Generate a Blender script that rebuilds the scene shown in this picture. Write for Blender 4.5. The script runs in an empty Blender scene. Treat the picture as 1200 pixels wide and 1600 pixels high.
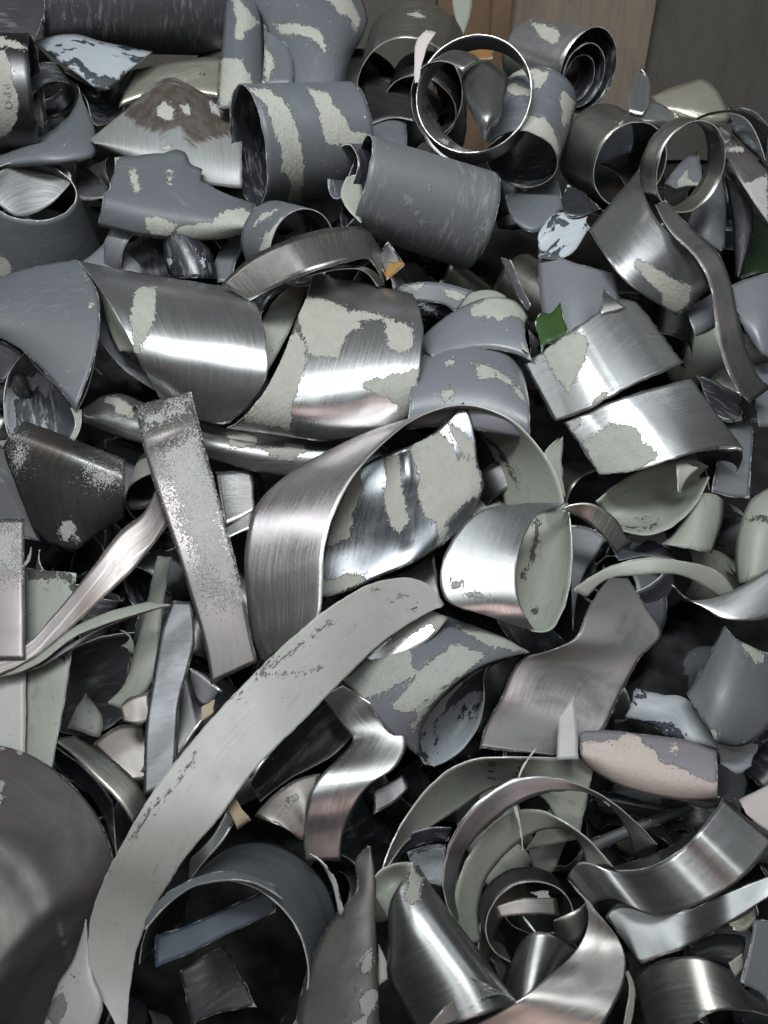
import bpy, math, random
import numpy as np
S = bpy.context.scene
COL = S.collection
random.seed(7); RNG = np.random.default_rng(7)
PI = math.pi

# ------------------------------------------------------------------ camera
F = 1500.0                       # focal length in photo pixels (1200 x 1600)
PITCH = math.radians(42)
CAM_H = 1.55
cd = bpy.data.cameras.new('camera'); cam = bpy.data.objects.new('camera', cd); COL.objects.link(cam)
cam.location = (0, 0, CAM_H); cam.rotation_euler = (PI/2 - PITCH, 0, 0)
cd.sensor_fit = 'VERTICAL'; cd.sensor_height = 36; cd.lens = F/1600*36
cd.clip_start = .02; cd.clip_end = 60
cd.dof.use_dof = True; cd.dof.focus_distance = 1.27; cd.dof.aperture_fstop = 10
S.camera = cam

# ------------------------------------------------------------------ light
W = bpy.data.worlds.new('World'); S.world = W; W.use_nodes = True
wn = W.node_tree; wn.nodes.clear()
def wnode(t, **k):
    n = wn.nodes.new(t)
    for a, b in k.items(): setattr(n, a, b)
    return n
_o = wnode('ShaderNodeOutputWorld'); _b = wnode('ShaderNodeBackground'); _tc = wnode('ShaderNodeTexCoord')
_sx = wnode('ShaderNodeSeparateXYZ'); _mr = wnode('ShaderNodeMapRange'); _cr = wnode('ShaderNodeValToRGB')
_nz = wnode('ShaderNodeTexNoise'); _nz.inputs['Scale'].default_value = 1.7; _nz.inputs['Detail'].default_value = 1.5
_cr2 = wnode('ShaderNodeValToRGB'); _mx = wnode('ShaderNodeMix', data_type='RGBA', blend_type='MULTIPLY')
wn.links.new(_tc.outputs['Generated'], _sx.inputs[0]); wn.links.new(_sx.outputs['Z'], _mr.inputs['Value'])
_mr.inputs['From Min'].default_value = -1; _mr.inputs['From Max'].default_value = 1
wn.links.new(_mr.outputs[0], _cr.inputs[0])
e = _cr.color_ramp.elements
e[0].position = 0; e[0].color = (.012, .012, .013, 1)
e[1].position = 1; e[1].color = (.31, .36, .39, 1)
for p, c in ((.48, (.035, .032, .03, 1)), (.58, (.15, .155, .155, 1)), (.78, (.22, .23, .245, 1))):
    q = e.new(p); q.color = c
wn.links.new(_tc.outputs['Generated'], _nz.inputs['Vector']); wn.links.new(_nz.outputs['Fac'], _cr2.inputs[0])
e = _cr2.color_ramp.elements
e[0].position = .36; e[0].color = (.45, .43, .41, 1); e[1].position = .64; e[1].color = (1.3, 1.3, 1.3, 1)
_mx.inputs['Factor'].default_value = 1
wn.links.new(_cr.outputs[0], _mx.inputs['A']); wn.links.new(_cr2.outputs[0], _mx.inputs['B'])
wn.links.new(_mx.outputs['Result'], _b.inputs['Color']); wn.links.new(_b.outputs[0], _o.inputs[0])
_b.inputs['Strength'].default_value = WORLD_STR = .3

from mathutils import Vector
def area(name, loc, target, sx, sy, power, col):
    d = bpy.data.lights.new(name, 'AREA'); d.shape = 'RECTANGLE'; d.size = sx; d.size_y = sy
    d.energy = power; d.color = col
    o = bpy.data.objects.new(name, d); COL.objects.link(o); o.location = loc
    o.rotation_euler = (Vector(target) - Vector(loc)).to_track_quat('-Z', 'Y').to_euler()
    return o
k_ = area('hall_lamp', (-.3, .5, 3.2), (.05, 1.5, .85), 1.5, .35, 17, (.96, .99, 1)); k_.data.spread = math.radians(80)
area('hall_lamp', (1.3, 1.3, 3.6), (.1, 1.2, .7), .12, 1.8, 9, (.9, .96, 1))
area('hall_lamp', (-2.2, 1.6, 2.6), (0, 1.1, .7), .5, 1.2, 6, (.92, .97, 1))
area('hall_lamp', (-.9, -.3, 3.0), (0, 1.2, .7), 1.3, .07, 9, (.93, 1, 1))
area('hall_lamp', (.5, -.1, 3.4), (0, 1.2, .7), .07, 1.3, 8, (.93, 1, 1))
area('pink_fill', (.25, -1.5, 1.7), (0, 1.0, .7), .7, .9, 4.5, (1, .74, .7))  # pinkish fill added in front for pink tints; no door stands there
S.view_settings.view_transform = 'Standard'; S.view_settings.look = 'None'
S.view_settings.exposure = 0; S.view_settings.gamma = 1
S.cycles.max_bounces = 7; S.cycles.glossy_bounces = 5; S.cycles.diffuse_bounces = 3
S.cycles.use_denoising = True
S.cycles.sample_clamp_indirect = 6

# ------------------------------------------------------------------ pixel <-> place
D0, G = 1.30, .50                # the heap's face: distance at mid picture, slope
def dref(v): return D0/(1 + G*(np.asarray(v, float) - 800)/F)
_cp, _sp = math.cos(PITCH), math.sin(PITCH)
def world(P):                    # camera space (x right, y down, z forward) -> world
    P = np.asarray(P, float)
    x, y, z = P[..., 0], P[..., 1], P[..., 2]
    return np.stack([x, z*_cp - y*_sp, CAM_H - z*_sp - y*_cp], -1)
def unproj(uvw):                 # u, v in photo pixels, w = pixels above the heap's face
    uvw = np.asarray(uvw, float); d = dref(uvw[..., 1]); d = d - uvw[..., 2]*d/F
    return np.stack([(uvw[..., 0]-600)/F*d, (uvw[..., 1]-800)/F*d, d], -1)
ZN = {1: (0, 0, 2.857), 2: (340, 0, 2.609), 3: (760, 0, 2.727), 4: (0, 380, 2.857), 5: (360, 380, 2.609), 6: (760, 380, 2.727),
      7: (0, 800, 2.857), 8: (360, 800, 2.609), 9: (760, 780, 2.727), 10: (0, 1160, 2.857), 11: (360, 1160, 2.609), 12: (760, 1160, 2.727),
      0: (0, 0, 1.0)}
def z(n, *p):                    # points read off an enlarged part of the photograph
    x0, y0, s = ZN[n]
    return [(x0 + p[i]/s, y0 + p[i+1]/s) for i in range(0, len(p), 2)]

# ------------------------------------------------------------------ materials
MATS = {}
def make_mat(name, base, metal=0., rough=.5, patch=(.34, .352, .318), patch_rough=.75, amp=.008, auto=None, auto_scale=14.,
             smudge=.35, smudge_col=(.05, .045, .04), streak=.12, bump=.15, chips=.0, speck=0., prough_bump=.5, aniso=0., scuff=0., tint=None, edge_wear=2.6, dirt=0., lines=0.):
    m = bpy.data.materials.new(name); m.use_nodes = True; nt = m.node_tree; N = nt.nodes; L = nt.links; N.clear()
    def nd(t, **k):
        n = N.new(t)
        for a, b in k.items(): setattr(n, a, b)
        return n
    def mth(op, a, b=None, c=None, clamp=False):
        n = nd('ShaderNodeMath', operation=op, use_clamp=clamp)
        for i, x in enumerate((a, b, c)):
            if x is None: continue
            if isinstance(x, (int, float)): n.inputs[i].default_value = x
            else: L.new(x, n.inputs[i])
        return n.outputs[0]
    def mix(fac, a, b, bt='MIX'):
        n = nd('ShaderNodeMix', data_type='RGBA', blend_type=bt)
        for s, x in (('Factor', fac), ('A', a), ('B', b)):
            if isinstance(x, (int, float)): n.inputs[s].default_value = x
            elif isinstance(x, tuple): n.inputs[s].default_value = (*x, 1)
            else: L.new(x, n.inputs[s])
        return n.outputs['Result']
    def ramp(x, lo, hi):
        n = nd('ShaderNodeMapRange', interpolation_type='SMOOTHSTEP'); L.new(x, n.inputs['Value'])
        n.inputs['From Min'].default_value = lo; n.inputs['From Max'].default_value = hi
        return n.outputs[0]
    uv = nd('ShaderNodeUVMap', uv_map='UVMap').outputs[0]
    oi = nd('ShaderNodeObjectInfo').outputs['Random']
    cmb = nd('ShaderNodeCombineXYZ'); L.new(mth('MULTIPLY', oi, 43.), cmb.inputs[2]); L.new(mth('MULTIPLY', oi, 7.), cmb.inputs[0])
    va = nd('ShaderNodeVectorMath', operation='ADD'); L.new(uv, va.inputs[0]); L.new(cmb.outputs[0], va.inputs[1]); vec = va.outputs[0]
    def noise(scale, detail=4., rough_=.55, stretch=None, dist=0.):
        v = vec
        if stretch:
            mp = nd('ShaderNodeMapping'); mp.inputs['Scale'].default_value = stretch; L.new(vec, mp.inputs['Vector']); v = mp.outputs[0]
        n = nd('ShaderNodeTexNoise'); n.inputs['Scale'].default_value = scale; n.inputs['Detail'].default_value = detail
        n.inputs['Roughness'].default_value = rough_; n.inputs['Distortion'].default_value = dist
        L.new(v, n.inputs['Vector']); return n.outputs['Fac']
    pk = nd('ShaderNodeAttribute', attribute_name='pk').outputs['Fac']
    nzp = noise(70, 7, .62)
    d = mth('MULTIPLY_ADD', mth('SUBTRACT', nzp, .5), amp*2, pk)
    d = mth('MULTIPLY_ADD', mth('SUBTRACT', noise(320, 3, .6), .5), amp*.35, d)
    nstr = noise(22, 4, .6, (1, 9, 1))                       # drag marks left by the scraper
    d = mth('MULTIPLY_ADD', mth('SUBTRACT', nstr, .5), amp*.9, d)
    mask = ramp(d, -.0004, .0006)
    nf_ = noise(170, 5, .65, (1, 2.2, 1))
    near = mth('MULTIPLY', mth('MULTIPLY_ADD', mth('ABSOLUTE', pk), -90., 1., clamp=True), .2)        # loose flecks and pits close to a flake's edge
    mask = mth('MAXIMUM', mask, ramp(mth('ADD', nf_, near), .745, .76))
    mask = mth('MULTIPLY', mask, mth('SUBTRACT', 1., ramp(mth('ADD', noise(150, 5, .7, (1, 2.5, 1)), mth('MULTIPLY', near, .8)), .76, .775)))
    if auto:
        mask = mth('MAXIMUM', mask, ramp(mth('ADD', noise(auto_scale, 6, .6, (1, 1.6, 1)), mth('MULTIPLY', mth('SUBTRACT', nzp, .5), .12)), auto, auto+.012))
    if speck:
        sn = noise(430, 2, .7); sl = mth('MULTIPLY_ADD', mth('SUBTRACT', noise(40, 4, .6), .5), .05, nd('ShaderNodeAttribute', attribute_name='st').outputs['Fac'])
        mask = mth('MAXIMUM', mask, mth('MULTIPLY', ramp(mth('ADD', sn, mth('MULTIPLY', ramp(sl, -.012, .03), .3)), speck, speck+.04), ramp(sl, -.02, -.004)))
    # base look
    big = noise(9, 4, .6, None, .6); fine = noise(260, 3, .6)
    col = mix(mth('MULTIPLY', ramp(big, .42, .68), smudge), base, smudge_col)
    br = noise(14, 5, .65, (1, 26, 1)); br2 = noise(30, 3, .6, (1, 60, 1))
    sv = mth('MULTIPLY_ADD', mth('SUBTRACT', br, .5), streak*2, 1.)
    sv = mth('MULTIPLY_ADD', mth('SUBTRACT', br2, .5), streak, sv)
    sv = mth('MULTIPLY_ADD', mth('SUBTRACT', fine, .5), .12, sv)
    g = nd('ShaderNodeCombineXYZ')
    for i in range(3): L.new(sv, g.inputs[i])
    col = mix(1., col, g.outputs[0], 'MULTIPLY')
    if tint:
        col = mix(mth('MULTIPLY', ramp(noise(6, 2, .5), .5, .64), tint[3]), col, tuple(tint[:3]))
    if name == 'rusty_sheet':
        st = nd('ShaderNodeAttribute', attribute_name='st').outputs['Fac']
        sm_ = ramp(mth('MULTIPLY_ADD', mth('SUBTRACT', noise(30, 6, .7, (4, 1, 1)), .5), .05, st), -.008, .004)
        col = mix(sm_, col, mix(ramp(noise(40, 5, .6), .4, .6), (.075, .06, .05), (.11, .095, .085)))
    if scuff:                                                # pale rubbed smears
        sc = mth('MULTIPLY', ramp(noise(26, 6, .7, (1, 5, 1), .4), .5, .66), ramp(noise(7, 2, .5), .4, .6))
        sm = mth('MULTIPLY', sc, scuff); col = mix(sm, col, (.36, .38, .4))
    if lines:
        ln = ramp(noise(11, 2, .5, (.25, 26, 1)), .6, .67); col = mix(mth('MULTIPLY', ln, lines), col, (.85, .84, .85))
        ln2 = ramp(noise(9, 2, .5, (.3, 20, 1)), .62, .7); col = mix(mth('MULTIPLY', ln2, lines), col, (.1, .1, .11))
    if dirt:                                                 # grime: specks and soft dark rubs
        dm = mth('MAXIMUM', mth('MULTIPLY', ramp(noise(95, 5, .7), .6, .68), ramp(noise(8, 3, .5), .42, .62)), mth('MULTIPLY', ramp(noise(18, 6, .75, (1, 4, 1), .5), .56, .7), .6))
        col = mix(mth('MULTIPLY', dm, dirt), col, (.06, .058, .05))
    if chips:                                                # tiny nicks
        ch = ramp(noise(150, 2, .5), .735-chips, .75-chips); col = mix(ch, col, (.5, .5, .47))
    pc = mix(noise(45, 5, .6), tuple(x*.8 for x in patch), tuple(min(1, x*1.16) for x in patch))
    pc = mix(mth('MULTIPLY', ramp(noise(200, 4, .7),   .55, .7), .5), pc, tuple(x*.55 for x in patch))
    ed = nd('ShaderNodeAttribute', attribute_name='ed').outputs['Fac']       # millimetres from the nearest cut edge
    wear = ramp(mth('SUBTRACT', mth('MULTIPLY', ramp(noise(55, 6, .7), .44, .72), edge_wear), ed), 0., .6)
    pc = mix(mth('MULTIPLY', mth('FRACT', mth('MULTIPLY', oi, 91.7)), .5), pc, mix(1., pc, (1.06, .93, .9), 'MULTIPLY')) if patch == SG else pc
    col = mix(mask, col, pc); col = mix(wear, col, (.5, .5, .475))
    rg = mth('MULTIPLY_ADD', mth('SUBTRACT', br, .5), .25, rough)
    rg = mth('MULTIPLY_ADD', mth('SUBTRACT', big, .5), .3, rg)
    rg = mth('MULTIPLY_ADD', mth('SUBTRACT', fine, .5), .1, rg)
    rgm = nd('ShaderNodeMix', data_type='FLOAT'); L.new(mask, rgm.inputs[0]); L.new(rg, rgm.inputs[2]); rgm.inputs[3].default_value = patch_rough
    mtm = mth('MULTIPLY', mth('SUBTRACT', 1., mask), metal)
    # relief
    h = mth('MULTIPLY', mask, mth('MULTIPLY_ADD', noise(150, 5, .65, (1, 1.9, 1)), .0022*prough_bump*2, .0008))
    h = mth('MULTIPLY_ADD', big, .0011*bump, h); h = mth('MULTIPLY_ADD', br2, .00004*bump, h)
    bp = nd('ShaderNodeBump'); bp.inputs['Strength'].default_value = .9; bp.inputs['Distance'].default_value = 1.; L.new(h, bp.inputs['Height'])
    b = nd('ShaderNodeBsdfPrincipled'); o = nd('ShaderNodeOutputMaterial'); L.new(b.outputs[0], o.inputs[0])
    L.new(col, b.inputs['Base Color']); L.new(rgm.outputs[0], b.inputs['Roughness']); L.new(bp.outputs[0], b.inputs['Normal'])
    L.new(mtm, b.inputs['Metallic'])
    if aniso:
        b.inputs['Anisotropic'].default_value = aniso; b.inputs['Anisotropic Rotation'].default_value = .25
        tg = nd('ShaderNodeTangent', direction_type='UV_MAP', uv_map='UVMap'); L.new(tg.outputs[0], b.inputs['Tangent'])
    MATS[name] = m; return m
SG = (.33, .348, .312)
make_mat('slate_paint', (.1, .11, .122), 0, .46, SG, smudge=.3, smudge_col=(.075, .079, .087), streak=.05, chips=-.02, scuff=.12)
make_mat('lavender_paint', (.142, .15, .168), 0, .38, SG, smudge=.3, smudge_col=(.105, .112, .126), streak=.04, chips=-.03)
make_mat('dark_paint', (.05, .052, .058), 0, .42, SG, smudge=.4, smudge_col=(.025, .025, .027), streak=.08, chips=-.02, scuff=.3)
make_mat('sage_primer', (.27, .29, .25), 0, .5, (.06, .06, .055), smudge=.35, smudge_col=(.19, .2, .17), streak=.08, patch_rough=.6, dirt=.7)
make_mat('pale_primer', (.355, .36, .335), 0, .42, (.16, .16, .15), smudge=.3, smudge_col=(.26, .265, .245), streak=.06, patch_rough=.6, amp=.0014, dirt=.35, edge_wear=1.)
make_mat('bare_metal', (.41, .415, .415), .95, .35, SG, smudge=.55, smudge_col=(.18, .18, .175), streak=.12, aniso=.5, auto=.705, lines=.08)
make_mat('clean_metal', (.54, .55, .55), .92, .33, SG, smudge=.5, smudge_col=(.3, .3, .295), streak=.09, aniso=.5, lines=.06)
make_mat('brown_metal', (.25, .235, .22), .9, .45, (.4, .395, .37), smudge=.6, smudge_col=(.1, .085, .075), streak=.35, auto=.68, aniso=.4)
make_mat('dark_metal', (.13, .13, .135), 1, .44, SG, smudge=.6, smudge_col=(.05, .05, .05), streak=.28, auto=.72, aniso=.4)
make_mat('olive_metal', (.3, .3, .27), .95, .38, SG, smudge=.5, smudge_col=(.14, .137, .118), streak=.24, auto=.7, aniso=.5)
make_mat('pink_lit_metal', (.64, .59, .6), .95, .32, (.5, .48, .45), smudge=.35, smudge_col=(.3, .285, .295), streak=.1, aniso=.6, auto=.71, lines=.35)  # pink light, and glints as pale lines, put into the colour
make_mat('speckled_metal', (.22, .205, .2), .9, .42, (.34, .34, .335), smudge=.4, smudge_col=(.17, .155, .145), streak=.1, speck=.62, patch_rough=.55, prough_bump=.2)
make_mat('mottled_metal', (.2, .205, .19), .9, .4, (.42, .43, .41), smudge=.5, smudge_col=(.12, .115, .1), streak=.1, speck=.66, patch_rough=.5, prough_bump=.2, tint=(.2, .1, .09, .4))
make_mat('black_lining', (.016, .018, .022), 0, .33, (.33, .36, .4), smudge=.3, smudge_col=(.04, .044, .05), streak=.3, scuff=.45, patch_rough=.5)
make_mat('scraped_lining', (.07, .078, .09), 0, .4, (.36, .385, .41), smudge=.5, smudge_col=(.025, .028, .034), streak=.3, scuff=1., auto=.555, auto_scale=10, patch_rough=.5)
make_mat('chalky_lining', (.34, .37, .4), 0, .45, (.035, .042, .055), smudge=.3, smudge_col=(.22, .24, .26), streak=.35, auto=.535, auto_scale=12, patch_rough=.5)
make_mat('beige_metal', (.52, .5, .42), .7, .25, SG, smudge=.4, smudge_col=(.36, .34, .28), streak=.1)
make_mat('rosy_primer', (.45, .4, .385), 0, .55, (.2, .2, .22), smudge=.2, smudge_col=(.38, .35, .33), streak=.06)
make_mat('green_plastic', (.026, .06, .014), 0, .35, (.03, .05, .02), smudge=.6, smudge_col=(.02, .05, .012), streak=.1)
make_mat('dark_green_plastic', (.008, .02, .006), 0, .4, (.03, .05, .02), smudge=.4, smudge_col=(.006, .012, .005), streak=.1)
make_mat('orange_board', (.22, .11, .032), 0, .6, (.1, .05, .02), smudge=.5, smudge_col=(.14, .07, .025), streak=.3)
make_mat('tan_board', (.36, .29, .2), 0, .7, (.1, .08, .05), smudge=.4, smudge_col=(.2, .16, .11), streak=.2)
make_mat('blue_board', (.06, .078, .11), 0, .5, SG, smudge=.4, smudge_col=(.03, .04, .06), streak=.2)
make_mat('smoky_metal', (.11, .11, .108), .6, .48, (.3, .3, .29), smudge=.85, smudge_col=(.04, .04, .04), streak=.1, aniso=.3, auto=.74, tint=(.16, .13, .125, .5))
make_mat('dull_brown', (.12, .115, .107), .65, .52, (.3, .3, .28), smudge=.7, smudge_col=(.062, .06, .055), streak=.08, tint=(.17, .13, .118, .6), dirt=.6, auto=.73)  # the pinkish tint stands in for pink reflections on the metal
make_mat('lavender_pink_lit', (.21, .2, .22), 0, .45, (.5, .43, .4), smudge=.3, smudge_col=(.15, .145, .16), streak=.05, prough_bump=.2)  # patch colour holds the pink light falling on its sage coat
make_mat('rusty_sheet', (.26, .27, .27), .35, .5, (.37, .375, .35), smudge=.3, smudge_col=(.17, .17, .165), streak=.45, auto=.7)
make_mat('scratched_plate', (.3, .31, .315), .3, .5, (.1, .1, .11), smudge=.3, smudge_col=(.2, .2, .205), streak=1., auto=.66, auto_scale=16)
make_mat('brushed_brown', (.34, .325, .31), .95, .34, SG, smudge=.5, smudge_col=(.15, .135, .125), streak=.16, aniso=.5, lines=.06)
make_mat('smeared_metal', (.16, .16, .16), .6, .35, (.3, .3, .295), smudge=.6, smudge_col=(.03, .03, .032), streak=.5, auto=.6, auto_scale=10, tint=(.2, .06, .045, .5), patch_rough=.4)
make_mat('striated_metal', (.15, .155, .165), .9, .46, SG, smudge=.6, smudge_col=(.06, .06, .065), streak=.6, aniso=.4)
make_mat('blue_metal', (.27, .285, .305), .95, .33, SG, smudge=.5, smudge_col=(.12, .125, .135), streak=.2, aniso=.5)
make_mat('black_orange', (.02, .02, .022), 0, .4, (.24, .13, .03), smudge=.3, smudge_col=(.03, .03, .03), streak=.1, prough_bump=.1)
make_mat('scuffed_slate', (.108, .114, .124), 0, .46, (.155, .162, .174), smudge=.3, smudge_col=(.075, .079, .087), streak=.08, scuff=.4, auto=.57, auto_scale=9, patch_rough=.5, prough_bump=.05)
make_mat('reddish_silver', (.3, .275, .265), .9, .42, (.5, .5, .49), smudge=.6, smudge_col=(.13, .12, .115), streak=.25, aniso=.4, auto=.72, tint=(.26, .19, .165, .7), lines=.3)
make_mat('leaf_metal', (.27, .28, .28), .9, .4, SG, smudge=.6, smudge_col=(.1, .105, .115), streak=.1, aniso=.4, auto=.7)
make_mat('cut_edge', (.62, .62, .6), .3, .4, SG, smudge=.5, smudge_col=(.25, .25, .24), streak=.1)
make_mat('dark_edge', (.16, .16, .16), .5, .45, SG, smudge=.5, smudge_col=(.08, .08, .08), streak=.1)

# ------------------------------------------------------------------ mesh builders
def spline(pts, n, lin=False):
    P = np.asarray(pts, float)
    if len(P) == 1: P = np.repeat(P, 2, 0)
    seg = np.linalg.norm(np.diff(P[:, :2], axis=0), axis=1)**(1. if lin else .75) + 1e-6
    t = np.concatenate([[0], np.cumsum(seg)]); t /= t[-1]
    s = np.linspace(0, 1, n)
    if lin or len(P) == 2:
        return np.stack([np.interp(s, t, P[:, k]) for k in range(P.shape[1])], 1)
    m = np.zeros_like(P); dt = np.diff(t)[:, None]; dp = np.diff(P, axis=0)/dt      # cubic Hermite with finite-difference tangents
    m[1:-1] = (dp[:-1]*dt[1:] + dp[1:]*dt[:-1])/(dt[1:] + dt[:-1]); m[0] = dp[0]*1.5 - m[1]*.5; m[-1] = dp[-1]*1.5 - m[-2]*.5
    i = np.clip(np.searchsorted(t, s, 'right') - 1, 0, len(P)-2); h = (t[i+1]-t[i])[:, None]; x = ((s-t[i])[:, None])/h
    r = (2*x**3-3*x**2+1)*P[i] + (x**3-2*x**2+x)*h*m[i] + (-2*x**3+3*x**2)*P[i+1] + (x**3-x**2)*h*m[i+1]
    # even spacing along the curve
    q = np.concatenate([[0], np.cumsum(np.linalg.norm(np.diff(r[:, :2], axis=0), axis=1) + 1e-9)]); q /= q[-1]
    return np.stack([np.interp(s, q, r[:, k]) for k in range(r.shape[1])], 1)
def smooth_noise(n, cells, rng):
    k = max(2, int(cells)+2); a = rng.uniform(-1, 1, k); x = np.linspace(0, k-1.001, n); i = x.astype(int); f = x-i; f = f*f*(3-2*f)
    return a[i]*(1-f) + a[i+1]*f
def sdf(px, polys):              # signed distance (pixels, + inside) of points to a set of outlines
    best = np.full(len(px), -60.)
    for P in polys:
        P = np.asarray(P, float); A = P; B = np.roll(P, -1, 0)
        d = np.full(len(px), 1e9); ins = np.zeros(len(px), bool)
        for a, b in zip(A, B):
            ab = b-a; t = np.clip(((px-a)@ab)/max(ab@ab, 1e-9), 0, 1)
            d = np.minimum(d, np.linalg.norm(px - a - t[:, None]*ab, axis=1))
            if abs(b[1]-a[1]) > 1e-9:
                c = ((a[1] > px[:, 1]) != (b[1] > px[:, 1])) & (px[:, 0] < (b[0]-a[0])*(px[:, 1]-a[1])/(b[1]-a[1]) + a[0]); ins ^= c
        best = np.maximum(best, np.where(ins, d, -d))
    return best
COUNT = {}
def sheet(name, label, cat, C, front, back, th=.0013, closed=False, patches=(), bpatches=(), stain=(), edge='cut_edge', group=None, face_cam=True, flip=False, parent=None, toward=None, swap=False):
    """C: grid of camera-space points (nu, nv, 3) -> one closed sheet of metal with two faces and cut edges"""
    nu, nv = C.shape[:2]
    if closed: du = np.roll(C, -1, 0) - np.roll(C, 1, 0)
    else: du = np.gradient(C, axis=0)
    dv = np.gradient(C, axis=1)
    n = np.cross(du, dv); n /= np.linalg.norm(n, axis=2, keepdims=True) + 1e-12
    vis = -np.einsum('ijk,ijk->ij', n, C)
    sgn = 1.
    if toward is not None:
        if np.einsum('ijk,ijk->ij', n, toward).mean() < 0: sgn = -1.
    elif face_cam and np.sign(vis).mean() < 0: sgn = -1.
    if flip: sgn = -sgn
    n *= sgn; vis *= sgn
    O, I = C, C - n*th
    lu = np.zeros((nu+1, nv)); cc = np.concatenate([C, C[:1]], 0)
    lu[1:] = np.cumsum(np.linalg.norm(np.diff(cc, axis=0), axis=2), 0); lu = (lu - lu[nu//2:nu//2+1])
    lu = np.repeat(lu.mean(1, keepdims=True)*.5, nv, 1) + lu*.5
    lv = np.concatenate([np.zeros((nu, 1)), np.cumsum(np.linalg.norm(np.diff(C, axis=1), axis=2), 1)], 1)
    lv_mm = lv
    if swap: lu, lv = np.concatenate([lv, lv[:1]], 0), lu[:nu]
    pix = np.stack([C[..., 0]/C[..., 2]*F + 600, C[..., 1]/C[..., 2]*F + 800], -1).reshape(-1, 2)
    pxs = (C[..., 2]/F).reshape(-1)
    def field(polys, facing):
        if not polys: return np.full(nu*nv, -.06)
        return np.clip(np.where(facing.reshape(-1), sdf(pix, polys)*pxs, -.03), -.06, .06)
    pk = np.concatenate([field(patches, vis > 0), field(bpatches, vis < 0)])
    V = np.concatenate([O.reshape(-1, 3), I.reshape(-1, 3)]); Vw = world(V)
    org = Vw.mean(0); org[2] = Vw[:, 2].min()
    ax = nu if closed else nu-1
    faces, mi, uvs = [], [], []
    idx = lambda i, j: (i % nu)*nv + j
    off = nu*nv
    for i in range(ax):
        for j in range(nv-1):
            a, b, c, d = idx(i, j), idx(i+1, j), idx(i+1, j+1), idx(i, j+1)
            u = [(lu[i, j], lv[i % nu, j]), (lu[i+1, j], lv[(i+1) % len(lv), j]), (lu[i+1, j+1], lv[(i+1) % len(lv), j+1]), (lu[i, j+1], lv[i % nu, j+1])]
            if sgn > 0: faces += [(a, b, c, d), (d+off, c+off, b+off, a+off)]; uvs += u + u[::-1]
            else: faces += [(d, c, b, a), (a+off, b+off, c+off, d+off)]; uvs += u[::-1] + u
            mi += [0, 1]
    rim = [[(idx(i, 0), idx(i+1, 0)) for i in range(ax)], [(idx(i+1, nv-1), idx(i, nv-1)) for i in range(ax)]]
    if not closed: rim += [[(idx(0, j+1), idx(0, j)) for j in range(nv-1)], [(idx(nu-1, j), idx(nu-1, j+1)) for j in range(nv-1)]]
    for r in rim:
        for k, (a, b) in enumerate(r):
            faces.append((b, a, a+off, b+off) if sgn > 0 else (a, b, b+off, a+off)); mi.append(2)
            uvs += [(k*.008, 0), (k*.008+.008, 0), (k*.008+.008, th), (k*.008, th)]
    me = bpy.data.meshes.new(name); me.from_pydata((Vw - org).tolist(), [], faces)
    ul = me.uv_layers.new(name='UVMap'); ul.data.foreach_set('uv', np.asarray(uvs, 'f').reshape(-1))
    me.polygons.foreach_set('material_index', mi); me.polygons.foreach_set('use_smooth', [m < 2 for m in mi])
    dj = np.minimum(lv_mm, lv_mm[:, -1:] - lv_mm)*1000
    if not closed:
        di = np.concatenate([[0], np.cumsum(np.linalg.norm(np.diff(C, axis=0), axis=2).mean(1))]); dj = np.minimum(dj, np.minimum(di, di[-1]-di)[:, None]*1000)
    ea = me.attributes.new('ed', 'FLOAT', 'POINT'); ea.data.foreach_set('value', np.concatenate([dj.reshape(-1)]*2).astype('f'))
    if stain: sa = me.attributes.new('st', 'FLOAT', 'POINT'); sa.data.foreach_set('value', np.concatenate([field(stain, vis > 0), np.full(nu*nv, -.06)]).astype('f'))
    at = me.attributes.new('pk', 'FLOAT', 'POINT'); at.data.foreach_set('value', pk.astype('f'))
    for m in (front, back, edge): me.materials.append(MATS[m])
    o = bpy.data.objects.new(name, me); COL.objects.link(o); o.location = org
    if parent:
        o.location = org - np.array(parent.location); o.parent = parent
    else:
        o['label'] = label; o['category'] = cat
        if group: o['group'] = group
    return o
GROUPS = {'metal_strip': 'strips of sheet metal in the scrap heap', 'metal_tube': 'rolled metal tubes in the scrap heap',
          'metal_ring': 'rings and coils of metal in the scrap heap', 'metal_sheet': 'bent metal sheets in the scrap heap'}
CATS = {'metal_strip': 'metal strip', 'metal_tube': 'metal tube', 'metal_ring': 'metal ring', 'metal_sheet': 'metal sheet'}
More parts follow.
